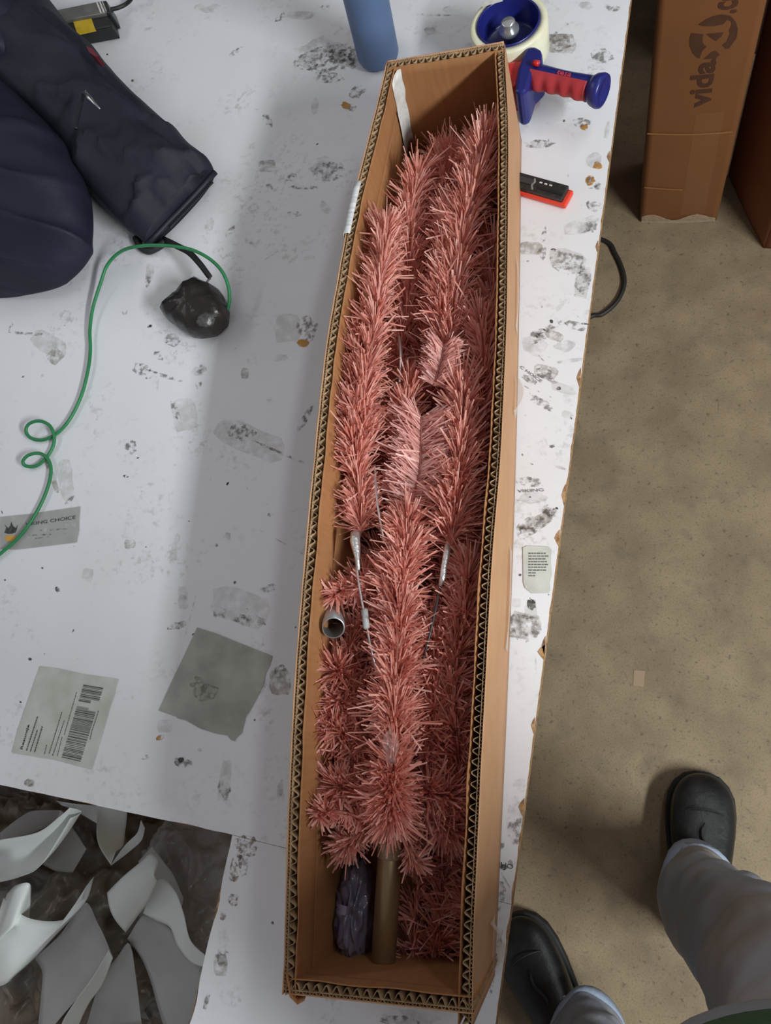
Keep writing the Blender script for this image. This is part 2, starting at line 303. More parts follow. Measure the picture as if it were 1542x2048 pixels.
M_ink = mat('grey_ink', srgb(84,88,84), srgb(110,112,106), 120, 0.7)
M_inkdark = mat('black_ink', srgb(52,54,54), srgb(84,84,82), 120, 0.7)
M_label = mat('aged_label_paper', srgb(202,203,194), srgb(186,186,176), 34, 0.6)
M_greylabel = mat('grey_worn_label', srgb(174,175,165), srgb(148,150,140), 26, 0.65, detail=8)
def flat(name, px, z, m, parent, label=None, th=0.0003):
    pts = [at(u,v,TZ) for u, v in px]
    return MB().slab([(p.x,p.y,z) for p in pts], (0,0,-th)).build(name, m, parent, label=label)
Z1 = TZ+0.0012; Z2 = TZ+0.0015
# shipping label with a barcode
z2p = lambda x, y: (10+x*0.15564, 1320+y*0.15564)
lab = flat('shipping_label', [z2p(*p) for p in ((455,80),(700,110),(1040,185),(1465,245),(1430,330),(1420,420),(1350,610),(1330,690),(1270,900),(1200,1130),(1120,1400),(1060,1390),(640,1280),(95,1190),(170,900),(300,520))], Z1, M_label, T1, 'off-white worn shipping label with a vertical barcode')
bars = MB(); bl, br, tl, tr = z2p(735,1250), z2p(978,1308), z2p(1022,300), z2p(1275,342)
t = 0.0
while t < 0.99:
    w = random.choice((0.006,0.009,0.013,0.02)); 
    if not 0.70 < t < 0.755 and t+w < 1:
        k = 1.0 if not 0.66 < t < 0.79 else 0.6
        pa = [bl[i]+(tl[i]-bl[i])*t for i in (0,1)]; pb = [br[i]+(tr[i]-br[i])*t for i in (0,1)]
        pc = [bl[i]+(tl[i]-bl[i])*(t+w) for i in (0,1)]; pd = [br[i]+(tr[i]-br[i])*(t+w) for i in (0,1)]
        pb = [pa[i]+(pb[i]-pa[i])*k for i in (0,1)]; pd = [pc[i]+(pd[i]-pc[i])*k for i in (0,1)]
        q = [at(*p, TZ) for p in (pa,pb,pd,pc)]; bars.slab([(p.x,p.y,Z2) for p in q], (0,0,-0.0002))
    t += w+random.choice((0.006,0.008,0.013))
bars.build('barcode', M_ink, lab)['kind'] = 'stuff'
ln = MB()
for a, b, w in (((285,1165),(430,720),24),((335,1175),(428,890),22),((388,1185),(488,855),24),((515,1210),(545,1090),14),((575,1205),(740,670),15),((620,1230),(770,780),14),((770,960),(930,410),12),((680,1235),(745,980),12),((1100,1020),(1130,890),14),((1130,900),(1210,650),14)):
    L = math.hypot(b[0]-a[0], b[1]-a[1]); ux, uy = (b[0]-a[0])/L, (b[1]-a[1])/L; s = 0
    while s < L-6:
        k = min(random.uniform(14,48), L-s)
        q = [at(*z2p(a[0]+ux*(s+e)-uy*f, a[1]+uy*(s+e)+ux*f), TZ) for e, f in ((0,-w/3),(0,w/3),(k,w/3),(k,-w/3))]
        ln.slab([(p.x,p.y,Z2) for p in q], (0,0,-0.0002)); s += k+6
ln.build('printed_lines', M_ink, lab)['kind'] = 'stuff'
def px_text(s, a, b, hgt, m, parent, bold=0.0, name='lettering', z=Z2):
    """text running from pixel a to pixel b on the table, fitted to that length"""
    A0, B0 = at(*a, TZ), at(*b, TZ); A0.z = B0.z = z; x = (B0-A0)
    o = text(s, 1.0, m, parent, Matrix.Identity(4), name, bold=bold, depth=0.001)
    xs = [v.co.x for v in o.data.vertices]; w = max(xs)-min(xs)
    Mx = frame_from(A0, x, Vector((-x.y,x.x,0))) @ Matrix.Diagonal((x.length/w, hgt, 0.1, 1)) @ Matrix.Translation((-min(xs),0,0))
    o.data.transform(Mx); return o
px_text('Resuntje', z2p(232,1150), z2p(325,835), 0.0052, M_inkdark, lab, 0.02)
# grey worn label, torn film label with black lettering, small green-grey label at the right edge
flat('grey_label', [(395,1255),(430,1266),(545,1312),(540,1330),(532,1345),(528,1368),(512,1400),(500,1422),(490,1436),(492,1434),(484,1466),(474,1474),(470,1482),(462,1479),(455,1470),(430,1466),(400,1456),(372,1440),(356,1436),(352,1432),(318,1421),(340,1372)], Z1, M_greylabel, T1, 'dirty grey square label without print')
flat('label_tear', [(380,1370),(392,1352),(404,1356),(410,1366),(440,1376),(428,1398),(400,1403),(388,1390)], Z2, flake('tear_lines', srgb(120,120,110), srgb(160,160,150), 150, 0.46, 0.60, 0.35), T1)
fb = flat('branded_label', [(0,1034),(60,1028),(162,1013),(160,1040),(160,1060),(155,1085),(100,1092),(30,1100),(0,1098)], Z1, flake('milky_film', srgb(180,180,172), srgb(192,192,188), 40, 0.2, 0.4, 0.42), T1, 'milky torn label reading VIKING CHOICE')
px_text('VIKING CHOICE', (52,1053), (152,1038), 0.0075, M_inkdark, fb)
flat('viking_emblem', [(10,1066),(14,1056),(11,1050),(18,1057),(22,1052),(24,1044),(27,1052),(33,1057),(37,1050),(33,1065),(24,1068),(17,1068)], Z2, M_inkdark, fb)
flat('orange_emblem', [(10,1074),(20,1071),(32,1071),(34,1078),(26,1084),(15,1083)], Z2, mat('orange_ink', srgb(212,160,70), rough=0.6), fb)
for a, b in (((58,1071),(132,1068)),((72,1077),(100,1074)),((82,1061),(140,1058))):
    q = [at(u,v,TZ) for u, v in ((a[0],a[1]-1),(a[0],a[1]+1.5),(b[0],b[1]+1),(b[0],b[1]-1))]
    MB().slab([(p.x,p.y,Z2) for p in q], (0,0,-0.0002)).build('printed_lines', G['d'], fb)
px_text('IKI', (1075,676), (1092,662), 0.006, M_inkdark, T1, -0.01, z=Z1)
px_text('C HOICE', (1040,736), (1082,766), 0.0055, M_inkdark, T1, -0.01, z=Z1)
px_text('VIKING', (1036,986), (1088,983), 0.0055, M_inkdark, T1, -0.01, z=Z1)
px_text('HO', (1002,1733), (1026,1738), 0.007, M_inkdark, T2, 0.0, z=Z1)
gl = flat('small_label', [(1046,1096),(1054,1092),(1098,1094),(1103,1100),(1102,1120),(1104,1150),(1100,1165),(1101,1180),(1098,1186),(1064,1187),(1050,1176),(1047,1165)], Z1, mat('green_grey_label', srgb(205,208,200), srgb(190,192,184), 40, 0.55), T1, 'small pale green-grey label with fine print')
gm = MB()
for r in range(9):
    v = 1106+r*5.6; u = 1057
    while u < 1090-(r>6)*22:
        k = random.uniform(3,8); q = [at(*p, TZ) for p in ((u,v),(u,v+2.2),(u+k,v+2.2),(u+k,v))]; gm.slab([(p.x,p.y,Z2) for p in q], (0,0,-0.0002)); u += k+1.3
gm.build('printed_lines', M_ink, gl)['kind'] = 'stuff'

# ------------------------------------------------------------------ the long open box
RIM = 0.91; LT = [(-0.241,-0.283),(-0.072,-0.298),(0.076,-0.306),(0.242,-0.309),(0.428,-0.310),(0.62,-0.297),(0.74,-0.280),(0.852,-0.265)]
RT = [(-0.236,-0.104),(-0.18,-0.106),(-0.01,-0.105),(0.187,-0.102),(0.28,-0.097),(0.45,-0.0955),(0.61,-0.099),(0.72,-0.102),(0.852,-0.112)]
YN, YF, BASE, THK = -0.243, 0.846, TZ+0.0005, 0.0102
def smooth_tab(tab, y):
    return sum(lerp_table(tab, y+k*0.012) for k in range(-3,4))/7
def xl(y, z):
    k = max(0,min(1,(z-BASE)/(RIM-BASE))); return smooth_tab(LT,y)*k+(-0.283)*(1-k)+(0.012*math.sin(math.pi*min(1,max(0,(y-YN)/(YF-YN)))))*(-1)*(1-k)*0.6
def xr(y, z):
    k = max(0,min(1,(z-BASE)/(RIM-BASE))); b = -0.105+0.006*math.sin(math.pi*(y-YN)/(YF-YN)); return smooth_tab(RT,y)*k+b*(1-k)
bxo = thing('cardboard_box', 'long narrow open cardboard box holding a pink artificial tree, rim cut open', 'box', (-0.2,0.3,TZ))
# wall builder: pos(s, z) outer surface, nrm(s) pointing to the inside
def wall(pos, nrm, L, seed, crease, z0=BASE, tear=0.0028, dz=0.0, lean=0.0):
    ns = int(L/0.006); ss = [i/ns for i in range(ns+1)]
    def ztop(s, layer):
        base = RIM+dz+0.0012*nse(s*L*9, seed)+0.0008*nse(s*L*40, seed+3)
        if layer == 'in': return base+tear*(nse(s*L*14, seed+11)+0.45*nse(s*L*45, seed+13))-0.001
        if layer == 'mid': return base-0.0008+0.0007*nse(s*L*120, seed+20)
        if layer == 'out': return base+0.0015*nse(s*L*20, seed+31)
        return base-0.0012
    def sheet(name, off, layer, m, th):
        cols = []
        for s in ss:
            zt = ztop(s, layer); zs = [z0, z0+0.03, z0+0.08]+[crease-0.004, crease-0.0015, crease, crease+0.0015, crease+0.004]+[crease+(zt-crease)*k for k in (0.35,0.7,0.9,1.0)]
            zs = sorted(min(z, zt) for z in zs); c = []
            for z in zs:
                o = off
                if layer == 'in' and abs(z-crease) < 0.001: o -= 0.0024
                if layer == 'in' and z > crease: o += 0.002*min(1,(z-crease)/0.004)
                if layer == 'in' and z > zt-0.004: o += 0.0014*nse(s*L*22, seed+7)+0.0006
                p = pos(s, z)+nrm(s)*(o+lean*max(0,z-crease)); c.append(Vector((p.x,p.y,z)))
            cols.append(c)
        b = MB().loft(cols, cap=False, closed=False); o = mesh(name, b.v, b.f, m, bxo, True)
        mod(o, 'SOLIDIFY', thickness=th, offset=0); return o
    sheet('outer_liner', 0.0006, 'out', M_kraft, 0.0007); sheet('middle_liner', 0.0036, 'mid', M_flute, 0.0005); sheet('inner_liner', THK, 'in', M_kraft_in, 0.0008)
    for lo, hi, per, name in ((0.0036,THK-0.0004,0.0100,'fluting'),(0.0007,0.0035,0.0066,'fluting')):
        n = int(L/per)*8; cols = []; ph = random.random()*6
        for i in range(n+1):
            s = i/n; w = math.sin(i/8*2*math.pi+ph+0.8*nse(s*L*30, seed+40)); w = max(-1,min(1,1.15*w)); o = (lo+hi)/2+(hi-lo)/2*w; zt = ztop(s,'fl')-0.0008*abs(nse(s*60,seed))
            c = []
            for z in (z0, crease, zt):
                p = pos(s, z)+nrm(s)*(o+lean*max(0,z-crease)); c.append(Vector((p.x,p.y,z)))
            cols.append(c)
        b = MB().loft(cols, cap=False, closed=False); o = mesh(name, b.v, b.f, M_flute, bxo, True); mod(o, 'SOLIDIFY', thickness=0.00055, offset=0)
LW = YF-YN
wall(lambda s,z: Vector((xl(YN+s*LW,z), YN+s*LW, z)), lambda s: Vector((1,0,0)), LW, 10, RIM-0.052)
wall(lambda s,z: Vector((xr(YN+s*LW,z), YN+s*LW, z)), lambda s: Vector((-1,0,0)), LW, 50, RIM-0.052, tear=0.0014)
def endx(y, s, z): return xl(y,z)+0.0015+(xr(y,z)-xl(y,z)-0.003)*s
wall(lambda s,z: Vector((endx(YF,s,z), YF+0.002, z)), lambda s: Vector((0,-1,0)), 0.165, 90, TZ+0.026, dz=0.001, tear=0.001)
wall(lambda s,z: Vector((endx(YN,s,z)+0.003, YN+0.001+0.010*s, z)), lambda s: Vector((0,1,0)), 0.18, 130, RIM-0.03, tear=0.004)
mesh('bottom_panel', [(xl(YN,BASE)+0.004,YN+0.004,BASE),(xr(YN,BASE)-0.004,YN+0.004,BASE),(xr(0.3,BASE)-0.004,0.3,BASE),(xr(YF,BASE)-0.004,YF-0.004,BASE),(xl(YF,BASE)+0.004,YF-0.004,BASE),(xl(0.3,BASE)+0.004,0.3,BASE)], [(0,1,2,3,4,5)], M_kraft_in, bxo)
mod(bpy.data.objects['bottom_panel'], 'SOLIDIFY', thickness=0.006, offset=1)
# white tape in the far corner, white sticker on the rim, clear tape tabs, torn corner
def strip(name, rows, m, label=None, th=0.0006, sm=True):
    b = MB().loft([[Vector(p) for p in r] for r in rows], cap=False, closed=False); o = mesh(name, b.v, b.f, m, bxo, sm, label); mod(o, 'SOLIDIFY', thickness=th, offset=0); return o
rows = []
for i in range(9):
    z = TZ+0.032+(RIM-0.004-TZ-0.032)*i/8; j = 0.0025*nse(i*0.9, 4)
    rows.append([(xl(0.82,z)+THK+0.0025, 0.812+j, z), (xl(0.83,z)+THK+0.0028, 0.826+j, z), (xl(0.836,z)+THK+0.006, 0.8345, z), (xl(0.836,z)+THK+0.011+j, 0.8355, z)])
strip('white_tape', rows, M_white, 'white paper tape strip in the far inner corner')
rows = []
for i in range(10):
    y = 0.585+0.075*i/9; x = xl(y,RIM); rows.append([(x-0.003,y,RIM-0.03),(x-0.0022,y,RIM-0.002),(x-0.0006,y,RIM+0.0035),(x+0.005+0.001*nse(i),y,RIM+0.0038),(x+0.0075,y,RIM+0.002)])
strip('white_sticker', rows, mat('ribbed_white_sticker', srgb(222,222,222), srgb(190,190,192), 300, 0.5, stretch=(0.1,1,0.1)), 'white sticker folded over the left rim')
for (y, z, w, h, ou) in ((0.385,0.80,0.05,0.03,0.012),(-0.222,0.80,0.045,0.05,0.018),(0.10,0.78,0.12,0.03,0.003),(0.50,0.80,0.1,0.03,0.003)):
    rows = []
    for i in range(6):
        yy = y+w*i/5; x = xr(min(yy,YF),z); k = math.sin(i/5*math.pi); rows.append([(x+0.0012,yy,z-h*0.5),(x+0.002+ou*k*0.6,yy,z),(x+0.0016+ou*k,yy,z+h*0.4+0.004*nse(i*1.3,y))])
    strip('clear_tape_tab', rows, M_clear, th=0.0003)
# folded near left corner
strip('torn_corner_flap', [[(xl(YN,RIM)+0.001,YN+0.02,RIM-0.012),(xl(YN,RIM)+0.004,YN+0.018,RIM+0.003)],[(xl(YN,RIM)+0.006,YN+0.003,RIM-0.012),(xl(YN,RIM)+0.010,YN+0.001,RIM+0.004)],[(xl(YN,RIM)+0.013,YN-0.001,RIM-0.012),(xl(YN,RIM)+0.017,YN-0.005,RIM+0.001)],[(xl(YN,RIM)+0.021,YN+0.002,RIM-0.012),(xl(YN,RIM)+0.022,YN-0.002,RIM-0.002)]], M_kraft_in, th=0.001)

# ------------------------------------------------------------------ pink tree sections
def inner(y): return smooth_tab(LT,y)+THK+0.003, smooth_tab(RT,y)-THK-0.003
def atb(u, v, z, mrg=0.012):
    """point inside the box seen at this pixel, raised where the wall would be in the way"""
    for _ in range(30):
        p = at(u,v,z); a, b = inner(p.y)
        if p.x < a+mrg and z < 0.893: z += 0.004
        else: break
    p = at(u,v,z); a, b = inner(p.y); p.x = min(max(p.x,a+mrg),b-mrg); p.y = min(max(p.y,YN+0.02),YF-0.03); return p
def needles(spine, n, L, ang, spread, flat_n=None, splay=False, wid=0.0019):
    P = np.array([list(p) for p in catmull(spine, 60)]); T = np.gradient(P, axis=0); T /= np.linalg.norm(T,axis=1)[:,None]
    nc = max(8, n//6); ck = RNG.random(nc)*60; cphi = RNG.random(nc)*2*np.pi; cth = RNG.normal(ang, spread*1.25, nc); pick = RNG.integers(0,nc,n)
    k = np.clip(ck[pick]+RNG.normal(0,0.35,n),0,59.99); i0 = np.minimum(k.astype(int),59); fr = (k-i0)[:,None]
    p = P[i0]*(1-fr)+P[i0+1]*fr; t = T[i0]*(1-fr)+T[i0+1]*fr; t /= np.linalg.norm(t,axis=1)[:,None]
    ref = np.array([0,0,1.0]); a = np.cross(t,ref); a /= np.linalg.norm(a,axis=1)[:,None]; b = np.cross(a,t)
    if flat_n is not None:
        phi = np.where(RNG.random(n)<0.5, 0, np.pi)+RNG.normal(0,flat_n,n)
        th = np.radians(RNG.normal(ang, spread, n)); k = RNG.random(n)*59.9; i0 = k.astype(int); fr = (k-i0)[:,None]; p = P[i0]*(1-fr)+P[i0+1]*fr
    else:
        phi = cphi[pick]+RNG.normal(0,0.30,n); th = np.radians(np.where(RNG.random(n)<0.12, RNG.uniform(15,130,n), cth[pick]+RNG.normal(0,9,n)))
    r = a*np.cos(phi)[:,None]+b*np.sin(phi)[:,None]
    d = t*np.cos(th)[:,None]+r*np.sin(th)[:,None]
    ln = L*np.where(RNG.random(n)<0.12, RNG.uniform(1.05,1.3,n), RNG.uniform(0.6,1.08,n))[:,None]
    s = np.cross(d, RNG.normal(size=(n,3))); s /= np.linalg.norm(s,axis=1)[:,None]
    bend = RNG.normal(0,0.15,(n,3))*ln

    w = (wid*RNG.uniform(0.7,1.25,n))[:,None]
    q0 = p; q1 = p+d*ln*0.55+bend*0.4; q2 = p+d*ln+bend
    for q in (q1, q2):
        y = np.clip(q[:,1],YN+0.012,YF-0.012); q[:,1] = y
        ys = np.linspace(YN,YF,60); li = np.interp(y,ys,[inner(v)[0] for v in ys]); ri = np.interp(y,ys,[inner(v)[1] for v in ys])
        low = q[:,2] < RIM+0.004; q[:,0] = np.where(low, np.clip(q[:,0],li+RNG.uniform(0,0.004,n),ri-RNG.uniform(0,0.004,n)), q[:,0]); q[:,2] = np.maximum(q[:,2],BASE+0.009)
    V = np.empty((n,6,3)); V[:,0] = q0-s*w*0.4; V[:,1] = q0+s*w*0.4; V[:,2] = q1-s*w*0.5; V[:,3] = q1+s*w*0.5; V[:,4] = q2-s*w*0.36; V[:,5] = q2+s*w*0.36
    base = np.arange(n)[:,None]*6; F = np.concatenate([base+np.array([[0,1,3,2]]), base+np.array([[2,3,5,4]])],axis=0)
    return V.reshape(-1,3), F
def np_mesh(name, V, F, m, parent):
    me = bpy.data.meshes.new(name); me.vertices.add(len(V)); me.vertices.foreach_set('co', V.ravel()); nf = len(F)
    me.loops.add(nf*4); me.loops.foreach_set('vertex_index', F.ravel().astype(np.int32)); me.polygons.add(nf)
    me.polygons.foreach_set('loop_start', np.arange(0,nf*4,4,dtype=np.int32)); me.polygons.foreach_set('loop_total', np.full(nf,4,dtype=np.int32)); me.update(); me.validate()
    me.materials.append(m); return link(bpy.data.objects.new(name, me), parent)
M_core_wire = mat('twisted_pink_wire', srgb(150,80,72), rough=0.5)
def branch(t, px, n, L=0.034, ang=48, spread=13, flat_n=None, wid=0.0019, label=None, world=False):
    pts = [Vector(p) if world else atb(*p) for p in px]; sp = catmull(pts, 24)
    b = MB().tube(sp, 0.0016, 6).build('branch', M_core_wire, t, True, label)
    V, F = needles(pts, int(n*0.78), L, ang, spread, flat_n, wid=wid); o = np_mesh('needles', V, F, M_pale if flat_n else M_pink, b); o['kind'] = 'stuff'; return b
S1 = thing('artificial_tree_section', 'pink tinsel tree section with a brown metal pole at the near end', 'tree section', (-0.2,-0.1,BASE), 'pink tree sections in the box')
S2 = thing('artificial_tree_section', 'pink tinsel tree section folded in the far half of the box, open silver tube', 'tree section', (-0.2,0.6,BASE), 'pink tree sections in the box')
# far section: branches folded towards the far end
branch(S2, [(722,1062,.862),(716,960,.870),(708,880,.876),(712,800,.878)], 2300, 0.032, 46, label='bright front branch with a bare silver stem')
branch(S2, [(735,900,.868),(728,820,.878),(735,730,.886),(752,640,.890),(760,560,.890),(768,500,.886),(770,462,.884)], 3400, 0.033, 40)
branch(S2, [(715,800,.868),(712,720,.876),(728,640,.876)], 1500, 0.030, 42)
branch(S2, [(800,760,.80),(812,620,.815),(818,520,.825),(820,430,.835),(838,345,.842)], 3000, 0.036, 42)
branch(S2, [(905,720,.835),(905,620,.848),(915,540,.852),(930,450,.858),(950,370,.862),(968,300,.866)], 4200, 0.040, 40)
branch(S2, [(880,760,.83),(885,680,.842),(880,600,.848),(890,500,.845),(905,420,.84)], 2600, 0.036, 42)
branch(S2, [(985,820,.83),(985,700,.835),(985,580,.835),(988,480,.835)], 2500, 0.034, 40)
branch(S2, [(955,900,.84),(965,800,.848),(968,700,.852),(962,640,.852)], 2300, 0.034, 42)
branch(S2, [(985,1000,.82),(988,900,.825),(985,800,.825)], 1700, 0.034, 44)
branch(S2, [(880,420,.81),(890,350,.815),(900,310,.82)], 1300, 0.034, 44)
branch(S2, [(930,360,.84),(955,310,.856),(975,275,.868)], 1300, 0.032, 42)
branch(S2, [(868,770,.872),(882,725,.876),(888,690,.878)], 900, 0.022, 62, 8, 0.25, label='flattened pale branch tip')
branch(S2, [(820,1010,.85),(838,950,.866),(842,890,.873),(843,835,.876)], 1500, 0.033, 66, 9, 0.22, label='flattened pale branch')
branch(S2, [(902,1092,.855),(912,1010,.862),(920,930,.866),(925,850,.866),(925,770,.862)], 3400, 0.037, 46, label='branch with a wrapped silver stem')
branch(S2, [(812,1020,.835),(808,930,.842),(812,850,.848),(820,770,.848)], 2200, 0.034, 46)
for x0, x1, y0, y1, z in ((-0.27,-0.235,0.25,0.72,0.785),(-0.225,-0.205,0.2,0.78,0.79),(-0.185,-0.18,0.25,0.78,0.80),(-0.145,-0.15,0.2,0.76,0.795),(-0.255,-0.245,0.0,0.4,0.79),(-0.16,-0.165,0.55,0.79,0.785),(-0.21,-0.215,0.6,0.80,0.79)):
    branch(S2, [(x0,y0,z),((x0+x1)/2,(y0+y1)/2,z+0.012),(x1,y1,z)], int(5200*(y1-y0)), 0.037, 48, 16, world=True)
# near section: branches along the pole
branch(S1, [(745,1570,.835),(698,1500,.838),(680,1400,.842),(696,1310,.840),(712,1250,.838)], 2000, 0.031, 58, 26)
branch(S1, [(850,1540,.835),(852,1440,.84),(855,1340,.845),(860,1240,.845)], 1800, 0.032, 56, 26)
branch(S1, [(740,1300,.835),(735,1230,.842),(728,1150,.845)], 900, 0.028, 56, 26)
branch(S1, [(790,1560,.868),(788,1460,.874),(790,1380,.876),(798,1280,.876),(805,1180,.872),(812,1100,.866),(815,1040,.858)], 4600, 0.036, 50, 24)
branch(S1, [(800,1360,.862),(795,1280,.866),(780,1200,.866),(775,1140,.862)], 1500, 0.032, 52, 24)
branch(S1, [(925,1600,.82),(915,1500,.838),(905,1400,.848),(915,1300,.852),(930,1220,.855),(940,1140,.852)], 4000, 0.036, 50, 24)
branch(S1, [(940,1500,.81),(945,1380,.82),(945,1250,.825),(960,1120,.825)], 2300, 0.033, 48, 22)
branch(S1, [(870,1480,.842),(868,1380,.85),(872,1290,.852)], 1700, 0.032, 52, 24)
branch(S1, [(705,1340,.835),(690,1390,.842),(668,1420,.852)], 1500, 0.030, 50, 18)
branch(S1, [(735,1420,.83),(700,1360,.845),(668,1340,.856)], 1200, 0.029, 52, 18)
branch(S1, [(740,1480,.838),(700,1470,.842),(662,1455,.852)], 1200, 0.030, 50, 18)
branch(S1, [(752,1180,.858),(722,1172,.863),(690,1178,.866),(668,1190,.868)], 900, 0.021, 50, 18)
branch(S1, [(760,1590,.85),(700,1580,.846),(672,1570,.852)], 1300, 0.031, 55, 18)
branch(S1, [(735,1640,.858),(690,1625,.872),(655,1622,.88),(640,1632,.884)], 520, 0.017, 70, 22, label='small branch tip hooked towards the left wall')
branch(S1, [(788,1570,.868),(784,1610,.868),(782,1640,.866)], 1500, 0.034, 64, 24)
branch(S1, [(778,1540,.87),(784,1600,.872)], 800, 0.032, 84, 20)
branch(S1, [(750,1640,.846),(715,1670,.846),(695,1690,.848)], 700, 0.026, 50, 22)
branch(S1, [(830,1600,.838),(880,1640,.835),(900,1655,.833)], 1100, 0.032, 52, 20)
branch(S1, [(800,1640,.848),(815,1690,.846),(830,1725,.844)], 420, 0.018, 46, 20)
branch(S1, [(850,1580,.842),(885,1590,.842),(915,1600,.838)], 1100, 0.032, 55, 20)
branch(S1, [(720,1290,.82),(715,1340,.825),(718,1420,.828),(735,1500,.828)], 1700, 0.030, 75, 20)
for x0, x1, y0, y1, z in ((-0.255,-0.25,-0.08,0.2,0.79),(-0.215,-0.215,-0.1,0.3,0.80),(-0.17,-0.17,-0.08,0.3,0.80),(-0.135,-0.135,-0.08,0.3,0.79),(-0.165,-0.15,-0.235,-0.06,0.775),(-0.125,-0.13,-0.235,-0.05,0.775),(-0.19,-0.185,-0.235,-0.06,0.77)):
    branch(S1, [(x0,y0,z),((x0+x1)/2,(y0+y1)/2,z+0.012),(x1,y1,z)], int(5200*(y1-y0)), 0.035, 52, 18, world=True)
# pole, tubes, bare stems
pa, pb = at(766,1932,.812), at(781,1690,.832); pc = pb+(pb-pa).normalized()*0.16
po = MB().lathe(pa, [(0.0088,0.001),(0.0122,0.0),(0.0128,0.001),(0.0128,(pb-pa).length),(0.0108,(pb-pa).length+0.002),(0.0108,(pc-pa).length),(0.0,(pc-pa).length)], 28, (pb-pa)).build('pole', M_bronze, S1, True, 'brown metal tree pole')
MB().lathe(pb-(pb-pa).normalized()*0.012, [(0.0129,0),(0.0134,0.001),(0.0134,0.014),(0.0129,0.016)], 28, (pb-pa)).build('pole_ring', mat('pale_ring', srgb(150,130,105), rough=0.4), po, True)
tc = atb(667,1256,.885,0.0145); ax = (Vector((0.0,0.0,CAMZ))-tc).normalized()*0.85+Vector((0.06,-0.42,0.0)); ax.normalize()
tb = MB().lathe(tc, [(0.0112,0),(0.0126,0),(0.0126,-0.09),(0.0112,-0.09),(0.0112,0)], 28, ax).build('open_tube', mat('zinc_tube', (0.5,0.5,0.5,1), rough=0.35, metal=0.8), S2, True, 'open silver tube end')
def wire(t, px, r, m=None, name='stem_wire', label=None):
    return MB().tube(catmull([at(*p) for p in px], 20), r, 8).build(name, m or M_silver, t, True, label)
w1 = wire(S2, [(712,1120,.885),(720,1180,.890),(733,1250,.890),(745,1310,.886),(756,1350,.878)], 0.0013)
st = [at(711,1066,.884),at(710,1082,.886),at(713,1100,.887),at(715,1118,.888),at(717,1140,.889)]
MB().tube(st, [0.0056,0.0058,0.0046,0.0028,0.0020], 14).build('silver_stem', M_foil, w1, True)
MB().tube([at(728,1218,.891),at(729,1220,.891),at(733,1256,.891),at(734,1258,.891)], [0.0020,0.0036,0.0036,0.0020], 12).build('crimp_sleeve', mat('grey_sleeve', srgb(170,170,168), rough=0.5), w1, True)
wire(S2, [(750,930,.868),(753,990,.880),(760,1040,.882),(769,1086,.874)], 0.0014)
wire(S2, [(798,672,.85),(801,710,.862),(799,765,.855)], 0.0018)
w3 = wire(S2, [(882,1165,.872),(872,1215,.876),(858,1275,.876),(845,1325,.868)], 0.0014, M_steel)
MB().tube([at(895,1090,.874),at(893,1110,.876),at(888,1135,.877),at(886,1155,.877),at(880,1172,.876)], [0.0032,0.0040,0.0036,0.0038,0.0020], 10).build('silver_stem', M_foil, w3, True)
MB().lathe(at(783,1532,.897), [(0.0,0),(0.005,0.004),(0.0078,0.012),(0.0084,0.02),(0.0068,0.03),(0.0,0.036)], 20, Vector((-0.1,1,0.1))).build('clear_plastic_cap', mat('clear_plastic', (0.86,0.76,0.72,1), rough=0.12, alpha=0.09, spec=0.7), S1, True)

# plastic bag of stand parts
def blob(c, r, seed, amp, nu=40, nv=24, freq=2.2, ridged=False, M=None):
    rings = []
    for i in range(nv+1):
        th = math.pi*i/nv; ring = []
        for j in range(nu):
            ph = 2*math.pi*j/nu; d = Vector((math.sin(th)*math.cos(ph), math.sin(th)*math.sin(ph), math.cos(th)))
            k = nse(d.x*freq+seed, d.y*freq, d.z*freq)
            if ridged: k = 0.5-abs(k)*2+0.4*nse(d.x*freq*3+seed, d.y*freq*3, d.z*freq*3)
            p = Vector((d.x*r[0],d.y*r[1],d.z*r[2]))*(1+amp*k)
            if M: p = M@p
            ring.append(Vector(c)+p)
        rings.append(ring)
    return MB().loft(rings, cap=False)
bagp = at(712,1822,.785)
bag = thing('plastic_bag', 'crumpled purple-tinted plastic bag beside the brown pole', 'bag', (bagp.x,bagp.y,0.75))
blob((bagp.x,bagp.y,0.787), (0.0195,0.050,0.028), 3, 0.34, 44, 30, 2.6, True).build('bag_film', mat('purple_film', srgb(140,130,150), rough=0.12, alpha=0.6, spec=0.9), bag, True)
blob((bagp.x+0.006,bagp.y-0.004,0.782), (0.010,0.034,0.018), 8, 0.15).build('black_part', mat('black_plastic', (0.012,0.012,0.014,1), rough=0.4), bag, True)
for k in range(4):
    rows = []
    for i in range(7):
        a = math.radians(50+i*16); y = bagp.y-0.034+k*0.017; rows.append([(bagp.x+0.0215*math.cos(a+0.75)*math.cos((k-1.5)*0.5), y, 0.787+0.0275*math.sin(a+0.75)*math.cos((k-1.5)*0.5)),(bagp.x+0.0215*math.cos(a+0.75)*math.cos((k-1.2)*0.5), y+0.009, 0.787+0.0275*math.sin(a+0.75)*math.cos((k-1.2)*0.5))])
    b = MB().loft([[Vector(p) for p in r] for r in rows], cap=False, closed=False); mesh('printed_band', b.v, b.f, mat('purple_print', srgb(92,70,140) if k%2 else srgb(170,160,185), rough=0.4), bag, True)

